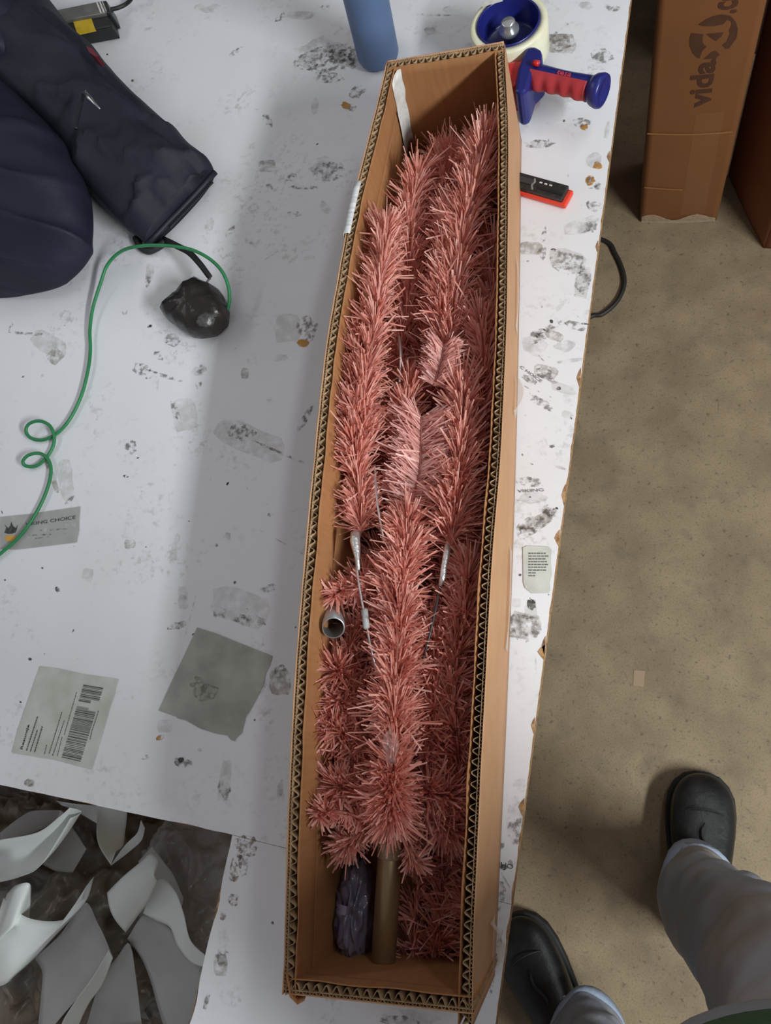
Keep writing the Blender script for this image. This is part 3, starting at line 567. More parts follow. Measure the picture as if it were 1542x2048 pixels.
# ------------------------------------------------------------------ jacket
M_navy = mat('navy_nylon', srgb(28,30,45), srgb(34,36,52), 14, 0.62, bump=0.8, bscale=20, spec=0.3)
M_navy2 = mat('navy_nylon_worn', srgb(31,33,45), srgb(38,40,51), 14, 0.65, bump=0.8, bscale=18, spec=0.3)
jk = thing('jacket', 'dark navy padded jacket lying on the table, one sleeve stretched out', 'jacket', (-0.95,0.95,TZ))
def padded(name, secs, m, seed, folds, nseg=90, nr=48, z0=TZ+0.001, wr=0.010, ffreq=16):
    """cushion loft: secs = (left px, right px, height) across the thing"""
    A0 = catmull([at(*s[0], TZ+s[2]*0.35) for s in secs], nseg); B0 = catmull([at(*s[1], TZ+s[2]*0.35) for s in secs], nseg)
    H = catmull([(s[2],0,0) for s in secs], nseg); rings = []
    for i in range(nseg+1):
        a, b, h = A0[i], B0[i], H[i].x; c = (a+b)/2; ex = (b-a)/2; ring = []
        for j in range(nr):
            th = 2*math.pi*j/nr; cs, sn = math.cos(th), math.sin(th)
            x = math.copysign(abs(cs)**0.8, cs); zz = math.copysign(abs(sn)**0.85, sn)
            p = c+ex*x; z = z0+h*(0.35+(0.65*zz if zz > 0 else 0.35*zz))
            k = folds(i/nseg, x)+0.5*nse(p.x*ffreq+seed, p.y*ffreq, zz)+0.3*nse(p.x*ffreq*2.3, p.y*ffreq*2.3+seed, zz*2)
            z += wr*k*max(0,zz+0.25); 
            out = ex.normalized()*x*0.25*wr*k; ring.append(Vector((p.x+out.x, p.y+out.y, max(z,z0))))
        rings.append(ring)
    return MB().loft(rings, cap=True).build(name, m, jk, True)
body = padded('jacket_body', [((-420,120),(30,150),0.10),((-430,190),(75,215),0.15),((-430,260),(128,280),0.18),((-430,330),(163,345),0.19),((-430,400),(180,412),0.18),((-420,460),(184,470),0.165),((-400,510),(172,520),0.14),((-360,555),(120,566),0.10),((-280,585),(50,588),0.05)], M_navy, 5,
              lambda t, x: 1.0-2.2*abs(math.sin(t*17+1.3*x+1.5*nse(t*4,x*2)))**0.6, wr=0.010)
slv = padded('sleeve', [((-200,-60),(40,-60),0.10),((-150,60),(100,5),0.15),((-90,150),(150,62),0.165),((20,205),(205,118),0.15),((95,262),(262,180),0.13),((150,330),(318,232),0.112),((185,392),(362,272),0.10),((232,440),(398,304),0.088),((268,468),(424,330),0.068),((292,492),(430,345),0.05)], M_navy2, 21,
              lambda t, x: 0.9-1.9*abs(math.sin(t*13-1.6*x+2.2*nse(t*4,x*2)))**0.6+(-1.6*math.exp(-((x-0.72)/0.05)**2) if t > 0.25 else 0), wr=0.008)
hood = padded('shoulder_panel', [((-260,-40),(60,-30),0.16),((-230,40),(96,40),0.20),((-200,110),(100,110),0.21),((-170,170),(75,165),0.20),((-120,215),(10,210),0.15)], M_navy, 33, lambda t, x: math.sin(t*14+3*x), wr=0.008)
def on_sleeve(pts, z): return [at(u,v,TZ+z) for u, v in pts]
MB().tube(on_sleeve([(431,344),(408,370),(384,396),(361,420),(337,444),(314,469),(292,491)], 0.020), 0.0046, 10).build('cuff', mat('cuff_binding', srgb(28,30,44), rough=0.6), slv, True)
tm = MB(); zp = catmull(on_sleeve([(420,362),(396,388),(372,413),(350,436),(335,452)], 0.020), 34)
for i in range(34): tm.box(zp[i]+Vector((0.004,-0.003,0.0)), (0.0045,0.0022,0.003), Matrix.Rotation(math.radians(-35),3,'Z'))
tm.build('cuff_zipper_teeth', mat('zipper_black', (0.02,0.02,0.025,1), rough=0.4), slv)
MB().tube(catmull(on_sleeve([(272,476),(280,492),(295,502),(312,496),(330,484)], 0.006), 16), 0.006, 8).build('cuff_strap', mat('strap_black', (0.02,0.02,0.024,1), rough=0.6), slv, True)
MB().tube(catmull(on_sleeve([(166,190),(160,215),(154,240),(152,258)], 0.140), 16), 0.0028, 8).build('pocket_zipper', mat('zipper_tape', srgb(22,22,30), rough=0.5), slv, True)
pz = on_sleeve([(170,186),(180,198),(186,204),(200,218)], 0.152)
MB().tube(pz, [0.0036,0.0042,0.0026,0.0012], 8).build('zipper_pull', mat('nickel', (0.6,0.6,0.6,1), rough=0.25, metal=1.0), slv, True)
pr = on_sleeve([(172,92),(186,98),(197,112),(190,113),(178,104)], 0.135)
MB().slab(pr, (0,0,-0.02)).build('red_patch', mat('dull_red', srgb(110,36,48), rough=0.7), slv)

# ------------------------------------------------------------------ lump, strap, cord
lc = at(398,618,TZ+0.025)
lump = thing('taped_lump', 'black tape-wrapped lump with a flat black strap near the jacket cuff', 'lump', (lc.x,lc.y,TZ))
def lump_mesh():
    out = [(325,625),(352,598),(378,572),(398,562),(412,566),(436,578),(450,596),(456,622),(455,640),(440,655),(428,666),(405,671),(382,672),(366,662),(350,650),(338,642)]
    n = len(out); rings = []
    c = at(395,620,TZ+0.02)
    for k, (sc, h) in enumerate(((0.86,0.001),(0.98,0.012),(1.0,0.024),(0.93,0.036),(0.78,0.045),(0.5,0.050),(0.2,0.052))):
        ring = []
        for i in range(n*3):
            a = i/3; i0 = int(a)%n; i1 = (i0+1)%n; f = a-int(a); p = at(out[i0][0]*(1-f)+out[i1][0]*f, out[i0][1]*(1-f)+out[i1][1]*f, TZ+0.02)
            q = c+(p-c)*sc; k2 = nse(q.x*70,q.y*70,h*60); ring.append(Vector((q.x+0.003*k2,q.y+0.003*nse(q.y*70,q.x*60,3),TZ+max(0.001,h+0.005*k2*(sc<0.99)))))
        rings.append(ring)
    return MB().loft(rings, cap=True)
lump_mesh().build('tape_wrap', mat('black_tape_wrap', srgb(30,27,26), srgb(44,36,33), 40, 0.33, bump=0.6, bscale=60, spec=0.5), lump, True)
blob(at(412,640,TZ+0.050), (0.013,0.010,0.004), 4, 0.5, 24, 14, 3, True).build('clear_tape_crumple', mat('shiny_film', (0.7,0.7,0.72,1), rough=0.2, alpha=0.04, spec=0.5), lump, True)
rows = []
sp = catmull([at(325,478,TZ+0.006),at(350,490,TZ+0.02),at(378,505,TZ+0.032),at(400,528,TZ+0.038),at(415,548,TZ+0.038),at(421,556,TZ+0.036)], 20)
for i, p in enumerate(sp):
    tdir = (sp[min(i+1,20)]-sp[max(i-1,0)]).normalized(); n = Vector((-tdir.y,tdir.x,0.25)).normalized()*(0.0052-0.0012*i/20); rows.append([p-n,p+n])
b = MB().loft(rows, cap=False, closed=False); o = mesh('strap', b.v, b.f, mat('strap_web', (0.014,0.013,0.014,1), rough=0.6), lump, True); mod(o, 'SOLIDIFY', thickness=0.0022, offset=0)
MB().tube([at(421,556,TZ+0.036),at(415,562,TZ+0.036),at(411,570,TZ+0.034)], 0.0016, 6).build('strap_end', mat('purple_grey', srgb(80,70,78), rough=0.5), lump, True)
gpx = [(-480,1190,.004),(-300,1235,.004),(-140,1195,.004),(-30,1130,.004),(0,1108,.004),(40,1072,.004),(70,1030,.004),(92,985,.004),(102,945,.005),(97,920,.007),(80,907,.010),(58,910,.012),(46,922,.011),(52,932,.006),(72,932,.003),(92,916,.003),(106,893,.004),(108,870,.007),(98,850,.010),(78,842,.013),(58,848,.013),(52,862,.010),(62,876,.005),(85,880,.003),(112,868,.003),(135,845,.004),(155,810,.004),(168,775,.005),(178,730,.006),(181,695,.006),(180,660,.007),(186,615,.010),(200,570,.016),(215,530,.024),(242,503,.036),(280,492,.046),(330,491,.050),(378,498,.050),(415,515,.050),(442,540,.046),(456,570,.036),(459,600,.026),(454,622,.018)]
gc = MB().tube(catmull([at(u,v,TZ+h+0.001) for u,v,h in gpx], 300), 0.0026, 10).build('green_cord', mat('green_rubber', srgb(38,118,72), srgb(44,132,80), 30, 0.45), None, True)
tag(gc, 'thin green cord with two small loops winding from the black lump', 'cord')

# ------------------------------------------------------------------ device at the top left
dv = thing('power_adapter', 'black and grey device with a yellow sticker beside the jacket shoulder', 'device', tuple(at(170,40,TZ)))
def oriented(px4, z0, z1, name, m, bev=0.002, parent=dv, label=None):
    pts = [at(u,v,z1) for u,v in px4]; return MB().prism([(p.x,p.y) for p in pts], z0, z1).build(name, m, parent, label=label, bevel=bev)
lower = oriented([(90,52),(218,28),(224,52),(100,76)], TZ+0.001, TZ+0.028, 'black_bar', mat('device_black', srgb(40,40,40), rough=0.45))
oriented([(145,39),(181,32),(190,58),(154,66)], TZ+0.024, TZ+0.0287, 'yellow_sticker', mat('yellow_sticker', srgb(222,188,42), srgb(210,172,36), 60, 0.45), 0, lower)
up = oriented([(60,30),(208,0),(216,25),(70,52)], TZ+0.001, TZ+0.034, 'grey_body', mat('device_grey', srgb(118,115,112), srgb(100,98,96), 30, 0.3))
oriented([(204,2),(212,0),(221,25),(214,27)], TZ+0.002, TZ+0.036, 'black_end_cap', mat('cap_black', (0.03,0.03,0.03,1), rough=0.35), 0.002, up)
for k in range(3): oriented([(192+k*6,5-k),(195+k*6,4-k),(203+k*6,24-k),(200+k*6,25-k)], TZ+0.03, TZ+0.0355, 'clear_rib', M_white, 0.0, up)
MB().tube(catmull([at(216,20,TZ+0.018),at(235,16,TZ+0.014),at(252,8,TZ+0.012),at(264,-6,TZ+0.02),at(262,-30,TZ+0.03),at(240,-60,TZ+0.01)], 24), 0.0036, 10).build('cable', mat('cable_black', (0.02,0.02,0.02,1), rough=0.5), dv, True)

# ------------------------------------------------------------------ blue bottle
bb = at(758,116,TZ)
bt = thing('bottle', 'tall smooth blue bottle standing behind the far end of the box', 'bottle', (bb.x,bb.y+0.0,TZ))
MB().lathe((bb.x,bb.y,TZ), [(0.0,0.001),(0.026,0.001),(0.0315,0.004),(0.0335,0.010),(0.0335,0.175),(0.0325,0.186),(0.027,0.197),(0.0165,0.204),(0.0145,0.21),(0.0145,0.222),(0.0,0.222)], 48).build('bottle_body', mat('blue_plastic', srgb(96,119,156), srgb(92,114,150), 12, 0.5, spec=0.35), bt, True)
MB().lathe((bb.x,bb.y,TZ), [(0.0,0.248),(0.016,0.248),(0.0175,0.245),(0.0175,0.214),(0.0155,0.213)], 32).build('bottle_cap', mat('cap_white', srgb(215,215,215), rough=0.4), bt, True)
bt.rotation_euler = (0,math.radians(4.5),0)

# ------------------------------------------------------------------ tape dispenser
RC = at(1016,42,TZ+0.078); rc = Vector((RC.x,RC.y,TZ+0.002))
td = thing('tape_dispenser', 'red and blue hand tape dispenser with clear tape roll lying on its side', 'tape dispenser', (RC.x,RC.y,TZ))
M_tblue = mat('deep_blue_plastic', srgb(28,32,104), srgb(33,38,112), 20, 0.32)
M_tred = mat('red_plastic', srgb(190,34,40), srgb(200,40,44), 20, 0.32)
M_grip = mat('soft_red_grip', srgb(166,44,52), srgb(176,52,58), 30, 0.6)
rl = MB().lathe(rc, [(0.0455,0.022),(0.0545,0.022),(0.0556,0.024),(0.0556,0.072),(0.0545,0.074),(0.0455,0.074)], 56, closed=True).build('tape_roll', mat('translucent_tape', srgb(236,232,206), srgb(228,223,190), 60, 0.28, stretch=(1,1,4)), td, True)
hb = MB().lathe(rc, [(0.0,0.036),(0.036,0.036),(0.040,0.040),(0.0425,0.074),(0.0430,0.0765),(0.0448,0.0765),(0.0452,0.074),(0.0450,0.022),(0.0,0.022)], 48).build('hub', M_tblue, td, True)
MB().lathe(rc, [(0.0,0.076),(0.0085,0.076),(0.010,0.0745),(0.010,0.066),(0.0145,0.064),(0.0145,0.058),(0.009,0.054),(0.009,0.036),(0.0,0.036)], 24).build('knob_screw', mat('clear_metal_knob', (0.75,0.76,0.76,1), rough=0.15, metal=0.8), hb, True)
bl_ = at(985,8,TZ+0.077); MB().box((bl_.x,bl_.y,TZ+0.0812), (0.03,0.010,0.0006), Matrix.Rotation(0.15,3,'Z')).build('white_core_label', M_white, hb)
# side plate of the dispenser under the roll, blade housing, handle
def bar_between(p, q, w, h): 
    x = (q-p).normalized(); z = Vector((0,0,1)); y = z.cross(x).normalized(); z = x.cross(y); return Matrix(((x.x,y.x,z.x),(x.y,y.y,z.y),(x.z,y.z,z.z)))
pl = [at(u,v,TZ+0.02) for u,v in ((985,20),(1045,25),(1062,120),(1066,190),(1030,205),(1012,150))]
MB().prism([(p.x,p.y) for p in pl], TZ+0.001, TZ+0.020).build('side_plate', M_tred, td, bevel=0.003)
fr = [at(u,v,TZ+0.075) for u,v in ((1000,112),(1040,104),(1056,96),(1046,140),(1030,160),(1012,160))]
MB().prism([(p.x,p.y) for p in fr], TZ+0.020, TZ+0.064).build('blade_housing', M_tred, td, bevel=0.006)
gp = [at(u,v,TZ+0.070) for u,v in ((1052,98),(1070,95),(1084,104),(1086,128),(1066,148),(1054,186),(1040,192),(1030,186),(1036,140))]
MB().prism([(p.x,p.y) for p in gp], TZ+0.012, TZ+0.074).build('guard', M_tblue, td, bevel=0.008)
h0 = at(1058,150,TZ+0.058); h1 = at(1193,180,TZ+0.066); hx = (h1-h0).normalized(); hy = Vector((-hx.y,hx.x,0)).normalized(); hz = hx.cross(hy); HL = (h1-h0).length
def grip(t0, t1, sy0, sy1, name, m, wave, n=46, extra=0.0, parent=td):
    rings = []
    for i in range(n+1):
        t = t0+(t1-t0)*i/n; c = h0+hx*HL*t; r = 0.0165+0.0015*math.cos(t*6)+extra; r2 = 0.0150+extra; ring = []
        if wave: r += 0.0016*math.cos(t*2*math.pi*5.2)
        for k in range(26):
            th = 2*math.pi*k/26; y = math.cos(th)*r; z = math.sin(th)*r2
            y = min(max(y, sy0), sy1); ring.append(c+hy*y+hz*z)
        rings.append(ring)
    return MB().loft(rings, cap=True).build(name, m, parent, True)
hd = grip(0.0, 0.99, -0.011, 0.05, 'handle', M_tblue, False)
gr = grip(0.06, 0.90, -0.05, -0.004, 'finger_grip', M_grip, True, extra=0.0012, parent=hd)
MB().lathe(h0+hx*HL*0.92, [(0.0,0),(0.0165,0.0),(0.0205,0.006),(0.0225,0.014),(0.0215,0.018),(0.0165,0.020),(0.014,0.016),(0.0,0.016)], 32, hx).build('handle_end', M_tblue, hd, True)
MB().tube([at(1066,126,TZ+0.078),at(1078,127,TZ+0.079)], 0.004, 10).build('thumb_button', M_tred, hd, True)
tp = h0+hx*HL*0.44-hy*0.0028+hz*0.0156
text('tesa', 0.0135, mat('red_lettering', srgb(196,62,70), rough=0.5), hd, frame_from(tp, hx, (hy*0.97-hz*0.12)), bold=0.0, depth=0.0006)

# ------------------------------------------------------------------ black and orange box cutter
ca, cb = at(1010,352,TZ+0.018), at(1139,388,TZ+0.018); cx = (cb-ca).normalized(); cyv = Vector((-cx.y,cx.x,0)); CL = (cb-ca).length
ct = thing('box_cutter', 'black and orange-red box cutter lying beside the cardboard box', 'box cutter', (ca.x,ca.y,TZ))
Mc = Matrix(((cx.x,cyv.x,0),(cx.y,cyv.y,0),(0,0,1)))
mid = (ca+cb)/2; mid.z = TZ
M_or = mat('orange_red_plastic', srgb(226,66,44), rough=0.35); M_bk = mat('black_scuffed_plastic', srgb(36,34,33), srgb(62,58,55), 120, 0.45, lo=0.5, hi=0.75)
MB().box(mid+Vector((0,0,0.0055)), (CL,0.0265,0.009), Mc).build('orange_shell', M_or, ct, bevel=0.0025)
bd = MB().box(mid+Vector((0,0,0.0130))-cx*0.003+cyv*0.001, (CL-0.007,0.0235,0.0098), Mc).build('black_body', M_bk, ct, bevel=0.0018)
for k in range(3): MB().box(mid+cx*(0.004+0.0075*k)+cyv*0.005+Vector((0,0,0.0180)), (0.004,0.0022,0.0008), Mc).build('white_tick', M_white, bd)
MB().box(mid+cx*0.022-cyv*0.0035+Vector((0,0,0.0182)), (0.038,0.004,0.001), Mc).build('slot', mat('slot_black', (0.008,0.008,0.008,1), rough=0.5), bd)
MB().box(mid-cx*0.018+cyv*0.002+Vector((0,0,0.0185)), (0.022,0.009,0.0014), Mc).build('slider', mat('slider_dark', srgb(56,54,54), rough=0.5), bd, bevel=0.0005)
MB().slab([mid+cx*a+cyv*b_+Vector((0,0,0.0184)) for a, b_ in ((-0.006,0.009),(-0.003,0.004),(-0.005,-0.002),(-0.001,-0.009),(-0.004,-0.009),(-0.008,-0.002),(-0.006,0.003),(-0.0085,0.009))], (0,0,-0.0006)).build('tape_scrap', mat('grey_scuff', srgb(130,126,122), rough=0.5), bd)

# ------------------------------------------------------------------ black cable by the table leg
cb_ = MB().tube(catmull([(-0.40,1.26,0.006),(-0.15,1.23,0.006),tuple(at(1200,478,.006)),tuple(at(1232,510,.006)),tuple(at(1249,560,.006)),tuple(at(1236,600,.006)),tuple(at(1205,628,.006)),tuple(at(1170,640,.006)),(-0.15,0.86,0.006),(-0.3,0.9,0.006)], 90), 0.0052, 10).build('black_cable', mat('cable_rubber', (0.02,0.019,0.018,1), rough=0.55), None, True)
tag(cb_, 'black cable looping out on the floor from under the table edge', 'cable')

# ------------------------------------------------------------------ standing boxes
def stand_box(name, label, fl_, fr_, depth, h, m_front, sidevec=None):
    fl_ = Vector(fl_); fr_ = Vector(fr_); x = (fr_-fl_).normalized(); y = sidevec or Vector((-x.y,x.x,0)); c = (fl_+fr_)/2+y*depth/2
    t = thing(name, label, 'box', (c.x,c.y,0), 'cardboard boxes standing on the floor'); bl2, br2 = fl_+y*depth, fr_+y*depth; W = (fr_-fl_).length
    def panel(nm, a, b, mm, off):
        nn = (b-a).cross(Vector((0,0,1))).normalized(); n = 14; rows = []
        for i in range(n+1):
            p = a.lerp(b, i/n); bul = 0.004*math.sin(math.pi*i/n); rows.append([p+nn*(bul*k*(1.0 if z < 0.9*h else 0.3))+Vector((0,0,z)) for z, k in ((0.002,0.4),(0.012,1.0),(0.06,1.2),(0.3*h,0.9),(0.6*h,0.7),(h,0.2))])
        b_ = MB().loft(rows, cap=False, closed=False); o = mesh(nm, b_.v, b_.f, mm, t, True); mod(o,'SOLIDIFY',thickness=0.004,offset=1); return o
    f = panel('front_panel', fl_, fr_, m_front, 0); panel('side_panel', bl2, fl_, m_front, 0); panel('side_panel', fr_, br2, m_front, 0); panel('back_panel', br2, bl2, m_front, 0)
    MB().slab([p+Vector((0,0,h)) for p in (fl_,fr_,br2,bl2)], (0,0,-0.004)).build('top_flap', m_front, t)
    MB().slab([p+Vector((0,0,0.004)) for p in (fl_,fr_,br2,bl2)], (0,0,-0.003)).build('bottom_panel', m_front, t)
    return t, f, x, y, W
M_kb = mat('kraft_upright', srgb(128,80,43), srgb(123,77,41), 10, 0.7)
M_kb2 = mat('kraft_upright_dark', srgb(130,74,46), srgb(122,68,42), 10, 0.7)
fL, fR = at(1280,443,0), at(1433,440,0)
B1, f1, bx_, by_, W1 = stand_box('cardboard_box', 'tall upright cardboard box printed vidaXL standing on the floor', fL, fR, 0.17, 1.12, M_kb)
YP = None
def onface(u, v, off=0.0030):
    r = w_(np.array([u-CX, v-CY, FPX])); n = (fR-fL).cross(Vector((0,0,1))).normalized(); o = fL+n*off
    tt = (o-Vector((0,0,CAMZ))).dot(n)/r.dot(n); return Vector((0,0,CAMZ))+r*tt
def hug_front(o):
    """lay print flat on the slightly bulging front panel"""
    xh = (fR-fL).normalized(); nf = (fR-fL).cross(Vector((0,0,1))).normalized()
    for v in o.data.vertices:
        q = v.co-fL; s_ = min(1,max(0,q.dot(xh)/W1)); k = lerp_table([(0.06,1.2),(0.336,0.9),(0.672,0.7),(1.12,0.06)], v.co.z)
        v.co += nf*(0.004*math.sin(math.pi*s_)*k+0.0007+(q.dot(nf)-0.003)*0.5-q.dot(nf))
    return o
M_brownink = mat('brown_print', srgb(76,44,28), srgb(84,50,33), 40, 0.7)
l2p = lambda x, y: (1330+x*0.13748, y*0.13748)
nrm_f = (fR-fL).cross(Vector((0,0,1))).normalized()
em = MB()
for poly in ([(485,355),(600,275),(720,225),(830,207),(950,230),(1030,320),(1060,430),(1040,560),(930,705),(890,712),(835,655),(900,600),(945,500),(935,440),(975,350),(960,305),(900,290),(850,350),(700,378),(560,376)],
             [(385,478),(560,495),(545,560),(555,630),(605,675),(540,740),(505,845),(460,830),(400,760),(360,660),(360,560)], [(600,490),(850,468),(830,520),(745,592),(690,560)], [(560,855),(690,748),(735,735),(798,792),(745,840),(735,905),(690,850)]):
    em.slab([onface(*l2p(*p)) for p in poly], -nrm_f*0.0004)
hug_front(em.build('logo_emblem', M_brownink, f1))
def face_text(s, pa, pb, hpx, bold):
    A0, B0 = onface(*l2p(*pa)), onface(*l2p(*pb)); Hh = (onface(*l2p(*hpx))-A0).length
    o = text(s, 1.0, M_brownink, f1, Matrix.Identity(4), 'logo_lettering', bold=bold, depth=0.0005)
    xs = [v.co.x for v in o.data.vertices]; ys = [v.co.y for v in o.data.vertices]; x = B0-A0; up = nrm_f.cross(x)
    o.data.transform(frame_from(A0, x, up) @ Matrix.Diagonal((x.length/(max(xs)-min(xs)), Hh/max(ys), 0.1, 1)) @ Matrix.Translation((-min(xs),0,0))); hug_front(o)
face_text('vida', (640,1545), (735,865), (345,1500), 0.03)
face_text('.com', (1020,190), (1130,-420), (770,150), 0.03)
# clear tape across the bottom edge and the crease line of the box
def on_front(s, z, off): return fL.lerp(fR, s)+nrm_f*(off+0.0003+0.004*math.sin(math.pi*s)*1.25)+Vector((0,0,z))
b = MB().loft([[on_front(0.02+0.96*i/12, z, o) for z, o in ((0.0015,0.003),(0.008,0.003),(0.022+0.01*math.sin(i*0.9),0.0022))] for i in range(13)], cap=False, closed=False)
mesh('clear_tape', b.v, b.f, mat('glossy_tape', srgb(214,190,160), rough=0.12, alpha=0.5, spec=0.9, bump=0.5, bscale=90), B1, True)
b = MB().loft([[on_front(0.52+0.30*i/6, z, 0.0004) for z in (0.03,0.12,0.22,0.34)] for i in range(7)], cap=False, closed=False)
mesh('clear_tape', b.v, b.f, mat('matte_tape', srgb(196,148,102), rough=0.25, alpha=0.10, spec=0.5), B1, True)
for (s0_, s1_, z) in ((0.02,0.5,0.125),(0.0,0.95,0.29)):
    b = MB().loft([[on_front(s0_+(s1_-s0_)*i/8, z-0.006*i/8+dz, 0.0018) for dz in (-0.002,0.002)] for i in range(9)], cap=False, closed=False); mesh('crease_line', b.v, b.f, mat('kraft_crease', srgb(158,108,66), rough=0.6), B1, True)
fL2 = at(1527,497,0); fR2 = fL2+Vector((0.30,-0.05,0))
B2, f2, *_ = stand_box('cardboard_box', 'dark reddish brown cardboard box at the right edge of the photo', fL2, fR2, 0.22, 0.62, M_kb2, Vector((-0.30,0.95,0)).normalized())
fL3 = Vector((0.17,1.70,0)); fR3 = fL3+Vector((0.6,-0.04,0))
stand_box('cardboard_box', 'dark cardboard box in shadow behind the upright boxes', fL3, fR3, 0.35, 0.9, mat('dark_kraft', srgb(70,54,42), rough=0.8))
wb = MB().box((0.10,3.6,1.2),(6.2,0.1,2.6)).build('wall_far', mat('dim_wall', srgb(90,88,84), rough=0.9)); wb['kind'] = 'structure'; tag(wb, 'plain grey wall far behind the boxes', 'wall')

# ------------------------------------------------------------------ person
pn = thing('person', 'person in worn blue jeans, black shoes and a green top standing at the table', 'person', (0.1,-0.3,0.0))
M_shoe = mat('black_leather', srgb(22,22,22), srgb(36,35,34), 26, 0.36, bump=0.2, bscale=70, spec=0.5)
M_sole = mat('rubber_sole', (0.015,0.015,0.015,1), rough=0.7)
def shoe(toe, heel):
    toe = Vector(toe); heel = Vector(heel); x = (toe-heel).normalized(); y = Vector((-x.y,x.x,0)); L = (toe-heel).length
    def ring(t, hw, zb, zt, n=28, skew=0.0):
        c = heel+x*L*t; out = []
        for k in range(n):
            th = 2*math.pi*k/n; cy = math.cos(th); sz = math.sin(th)
            yy = math.copysign(abs(cy)**0.75, cy)*hw; zz = (zb+zt)/2+(zt-zb)/2*math.copysign(abs(sz)**0.8, sz); out.append(c+y*(yy+skew)+Vector((0,0,zz)))
        return out
    secs = [(0.0,0.012,0.02,0.06),(0.015,0.026,0.018,0.085),(0.07,0.036,0.018,0.105),(0.2,0.040,0.018,0.112),(0.36,0.043,0.018,0.108),(0.5,0.050,0.018,0.096),(0.64,0.056,0.018,0.084),(0.76,0.0575,0.018,0.076),(0.86,0.054,0.019,0.070),(0.93,0.044,0.02,0.062),(0.98,0.028,0.022,0.052),(1.0,0.010,0.026,0.042)]
    up_o = MB().loft([ring(*s) for s in secs]).build('shoe', M_shoe, pn, True, 'round-toed black leather work shoe'); mod(up_o,'SUBSURF',levels=1,render_levels=2)
    outline = [(t, hw*1.05+0.002) for t, hw, *_ in secs]; pts = [heel+x*L*(t*1.02-0.01)+y*w for t, w in outline]+[heel+x*L*(t*1.02-0.01)-y*w for t, w in outline[::-1]]
    MB().prism([(p.x,p.y) for p in pts], 0.001, 0.026).build('sole', M_sole, up_o, bevel=0.004)
    sm = []
    for i in range(15):
        a = math.pi*(i/14-0.5)*1.0; sm.append(heel+x*L*(0.70+0.10*math.cos(a))+y*0.050*math.sin(a)+Vector((0,0,0.083-0.035*abs(math.sin(a))**2.4)))
    MB().tube(sm, 0.0014, 6).build('toe_seam', M_sole, up_o, True)
    ln_ = [heel+x*L*(0.72-0.04*i)+y*0.006*math.sin(i*1.1)+Vector((0,0,0.083+0.0042*i)) for i in range(6)]; MB().tube(ln_, [0.001,0.003,0.003,0.003,0.003,0.002], 6).build('fold_seam', M_sole, up_o, True)
    tg = heel+x*L*0.50-y*0.034+Vector((0,0,0.089)); MB().box(tg, (0.014,0.004,0.002), bar_between(heel,toe,0,0)).build('white_tag', M_white, up_o)
shoe((0.196,-0.030,0), (0.176,-0.330,0)); shoe((-0.160,-0.325,0), (0.0,-0.575,0))
M_jean = mat('worn_denim', srgb(146,158,178), srgb(158,150,142), 4.0, 0.85, bump=0.3, bscale=60, lo=0.3, hi=0.7)
def ringe(c, rx, ry, tilt, n=30, seed=0.0, amp=0.004, i=0):
    out = []; tilt = Vector(tilt).normalized(); a = Vector((1,0,0)); a = (a-tilt*a.dot(tilt)).normalized(); b = tilt.cross(a)
    for k in range(n):
        th = 2*math.pi*k/n; w = 1+amp*25*nse(math.cos(th)*1.6+seed, math.sin(th)*1.6, i*0.55)
        out.append(Vector(c)+a*math.cos(th)*rx*w+b*math.sin(th)*ry*w)
    return out
def leg_mesh(pts, seed):
    P = catmull([p[0] for p in pts], 40); Rr = catmull([(p[1],p[2],0) for p in pts], 40); rings = []
    for i in range(41):
        t = P[min(i+1,40)]-P[max(i-1,0)]; rings.append(ringe(P[i], Rr[i].x, Rr[i].y, t, 30, seed, 0.0068, i))
    return rings
jm = MB()
ankR = Vector((0.172,-0.235,0.105)); ankL = Vector((-0.012,-0.485,0.105))
jm.loft(leg_mesh([(ankR,0.066,0.088),(ankR+Vector((0,-0.004,0.05)),0.068,0.084),(Vector((0.192,-0.250,0.28)),0.080,0.086),(Vector((0.212,-0.245,0.48)),0.088,0.090),(Vector((0.215,-0.270,0.68)),0.096,0.098),(Vector((0.200,-0.325,0.86)),0.100,0.105),(Vector((0.175,-0.36,0.96)),0.098,0.105)], 2.0))
jm.loft(leg_mesh([(ankL,0.062,0.082),(ankL+Vector((0.002,-0.002,0.05)),0.064,0.078),(Vector((0.006,-0.492,0.28)),0.070,0.076),(Vector((0.016,-0.475,0.48)),0.078,0.082),(Vector((0.030,-0.455,0.68)),0.088,0.092),(Vector((0.050,-0.42,0.86)),0.096,0.102),(Vector((0.072,-0.40,0.96)),0.096,0.102)], 7.0))
jm.loft([ringe(c, rx, ry, (0,0,1), 30, 5, 0.002, i) for i, (c, rx, ry) in enumerate((((0.11,-0.385,0.84),0.10,0.09),((0.11,-0.385,0.90),0.165,0.11),((0.11,-0.375,0.98),0.165,0.115),((0.11,-0.36,1.05),0.155,0.11)))])
jo = jm.build('jeans', M_jean, pn, True, 'faded blue-grey denim jeans'); mod(jo,'REMESH',mode='VOXEL',voxel_size=0.007,use_smooth_shade=True); mod(jo,'SMOOTH',factor=0.5,iterations=2)
for ank, rx, ry, sd in ((ankR,0.068,0.09,2.0),(ankL,0.064,0.084,7.0)):
    rg = [[*ringe(ank+Vector((0,0,z)), rx+e, ry+e, (0,0,1), 30, sd, 0.0045, i)] for i, (z, e) in enumerate(((-0.004,-0.010),(-0.007,-0.003),(-0.002,0.0005),(0.018,0.0005),(0.024,-0.003),(0.027,-0.010)))]
    MB().loft(rg, cap=False).build('hem', mat('denim_hem', srgb(168,182,204), rough=0.85, bump=0.3, bscale=120), jo, True)
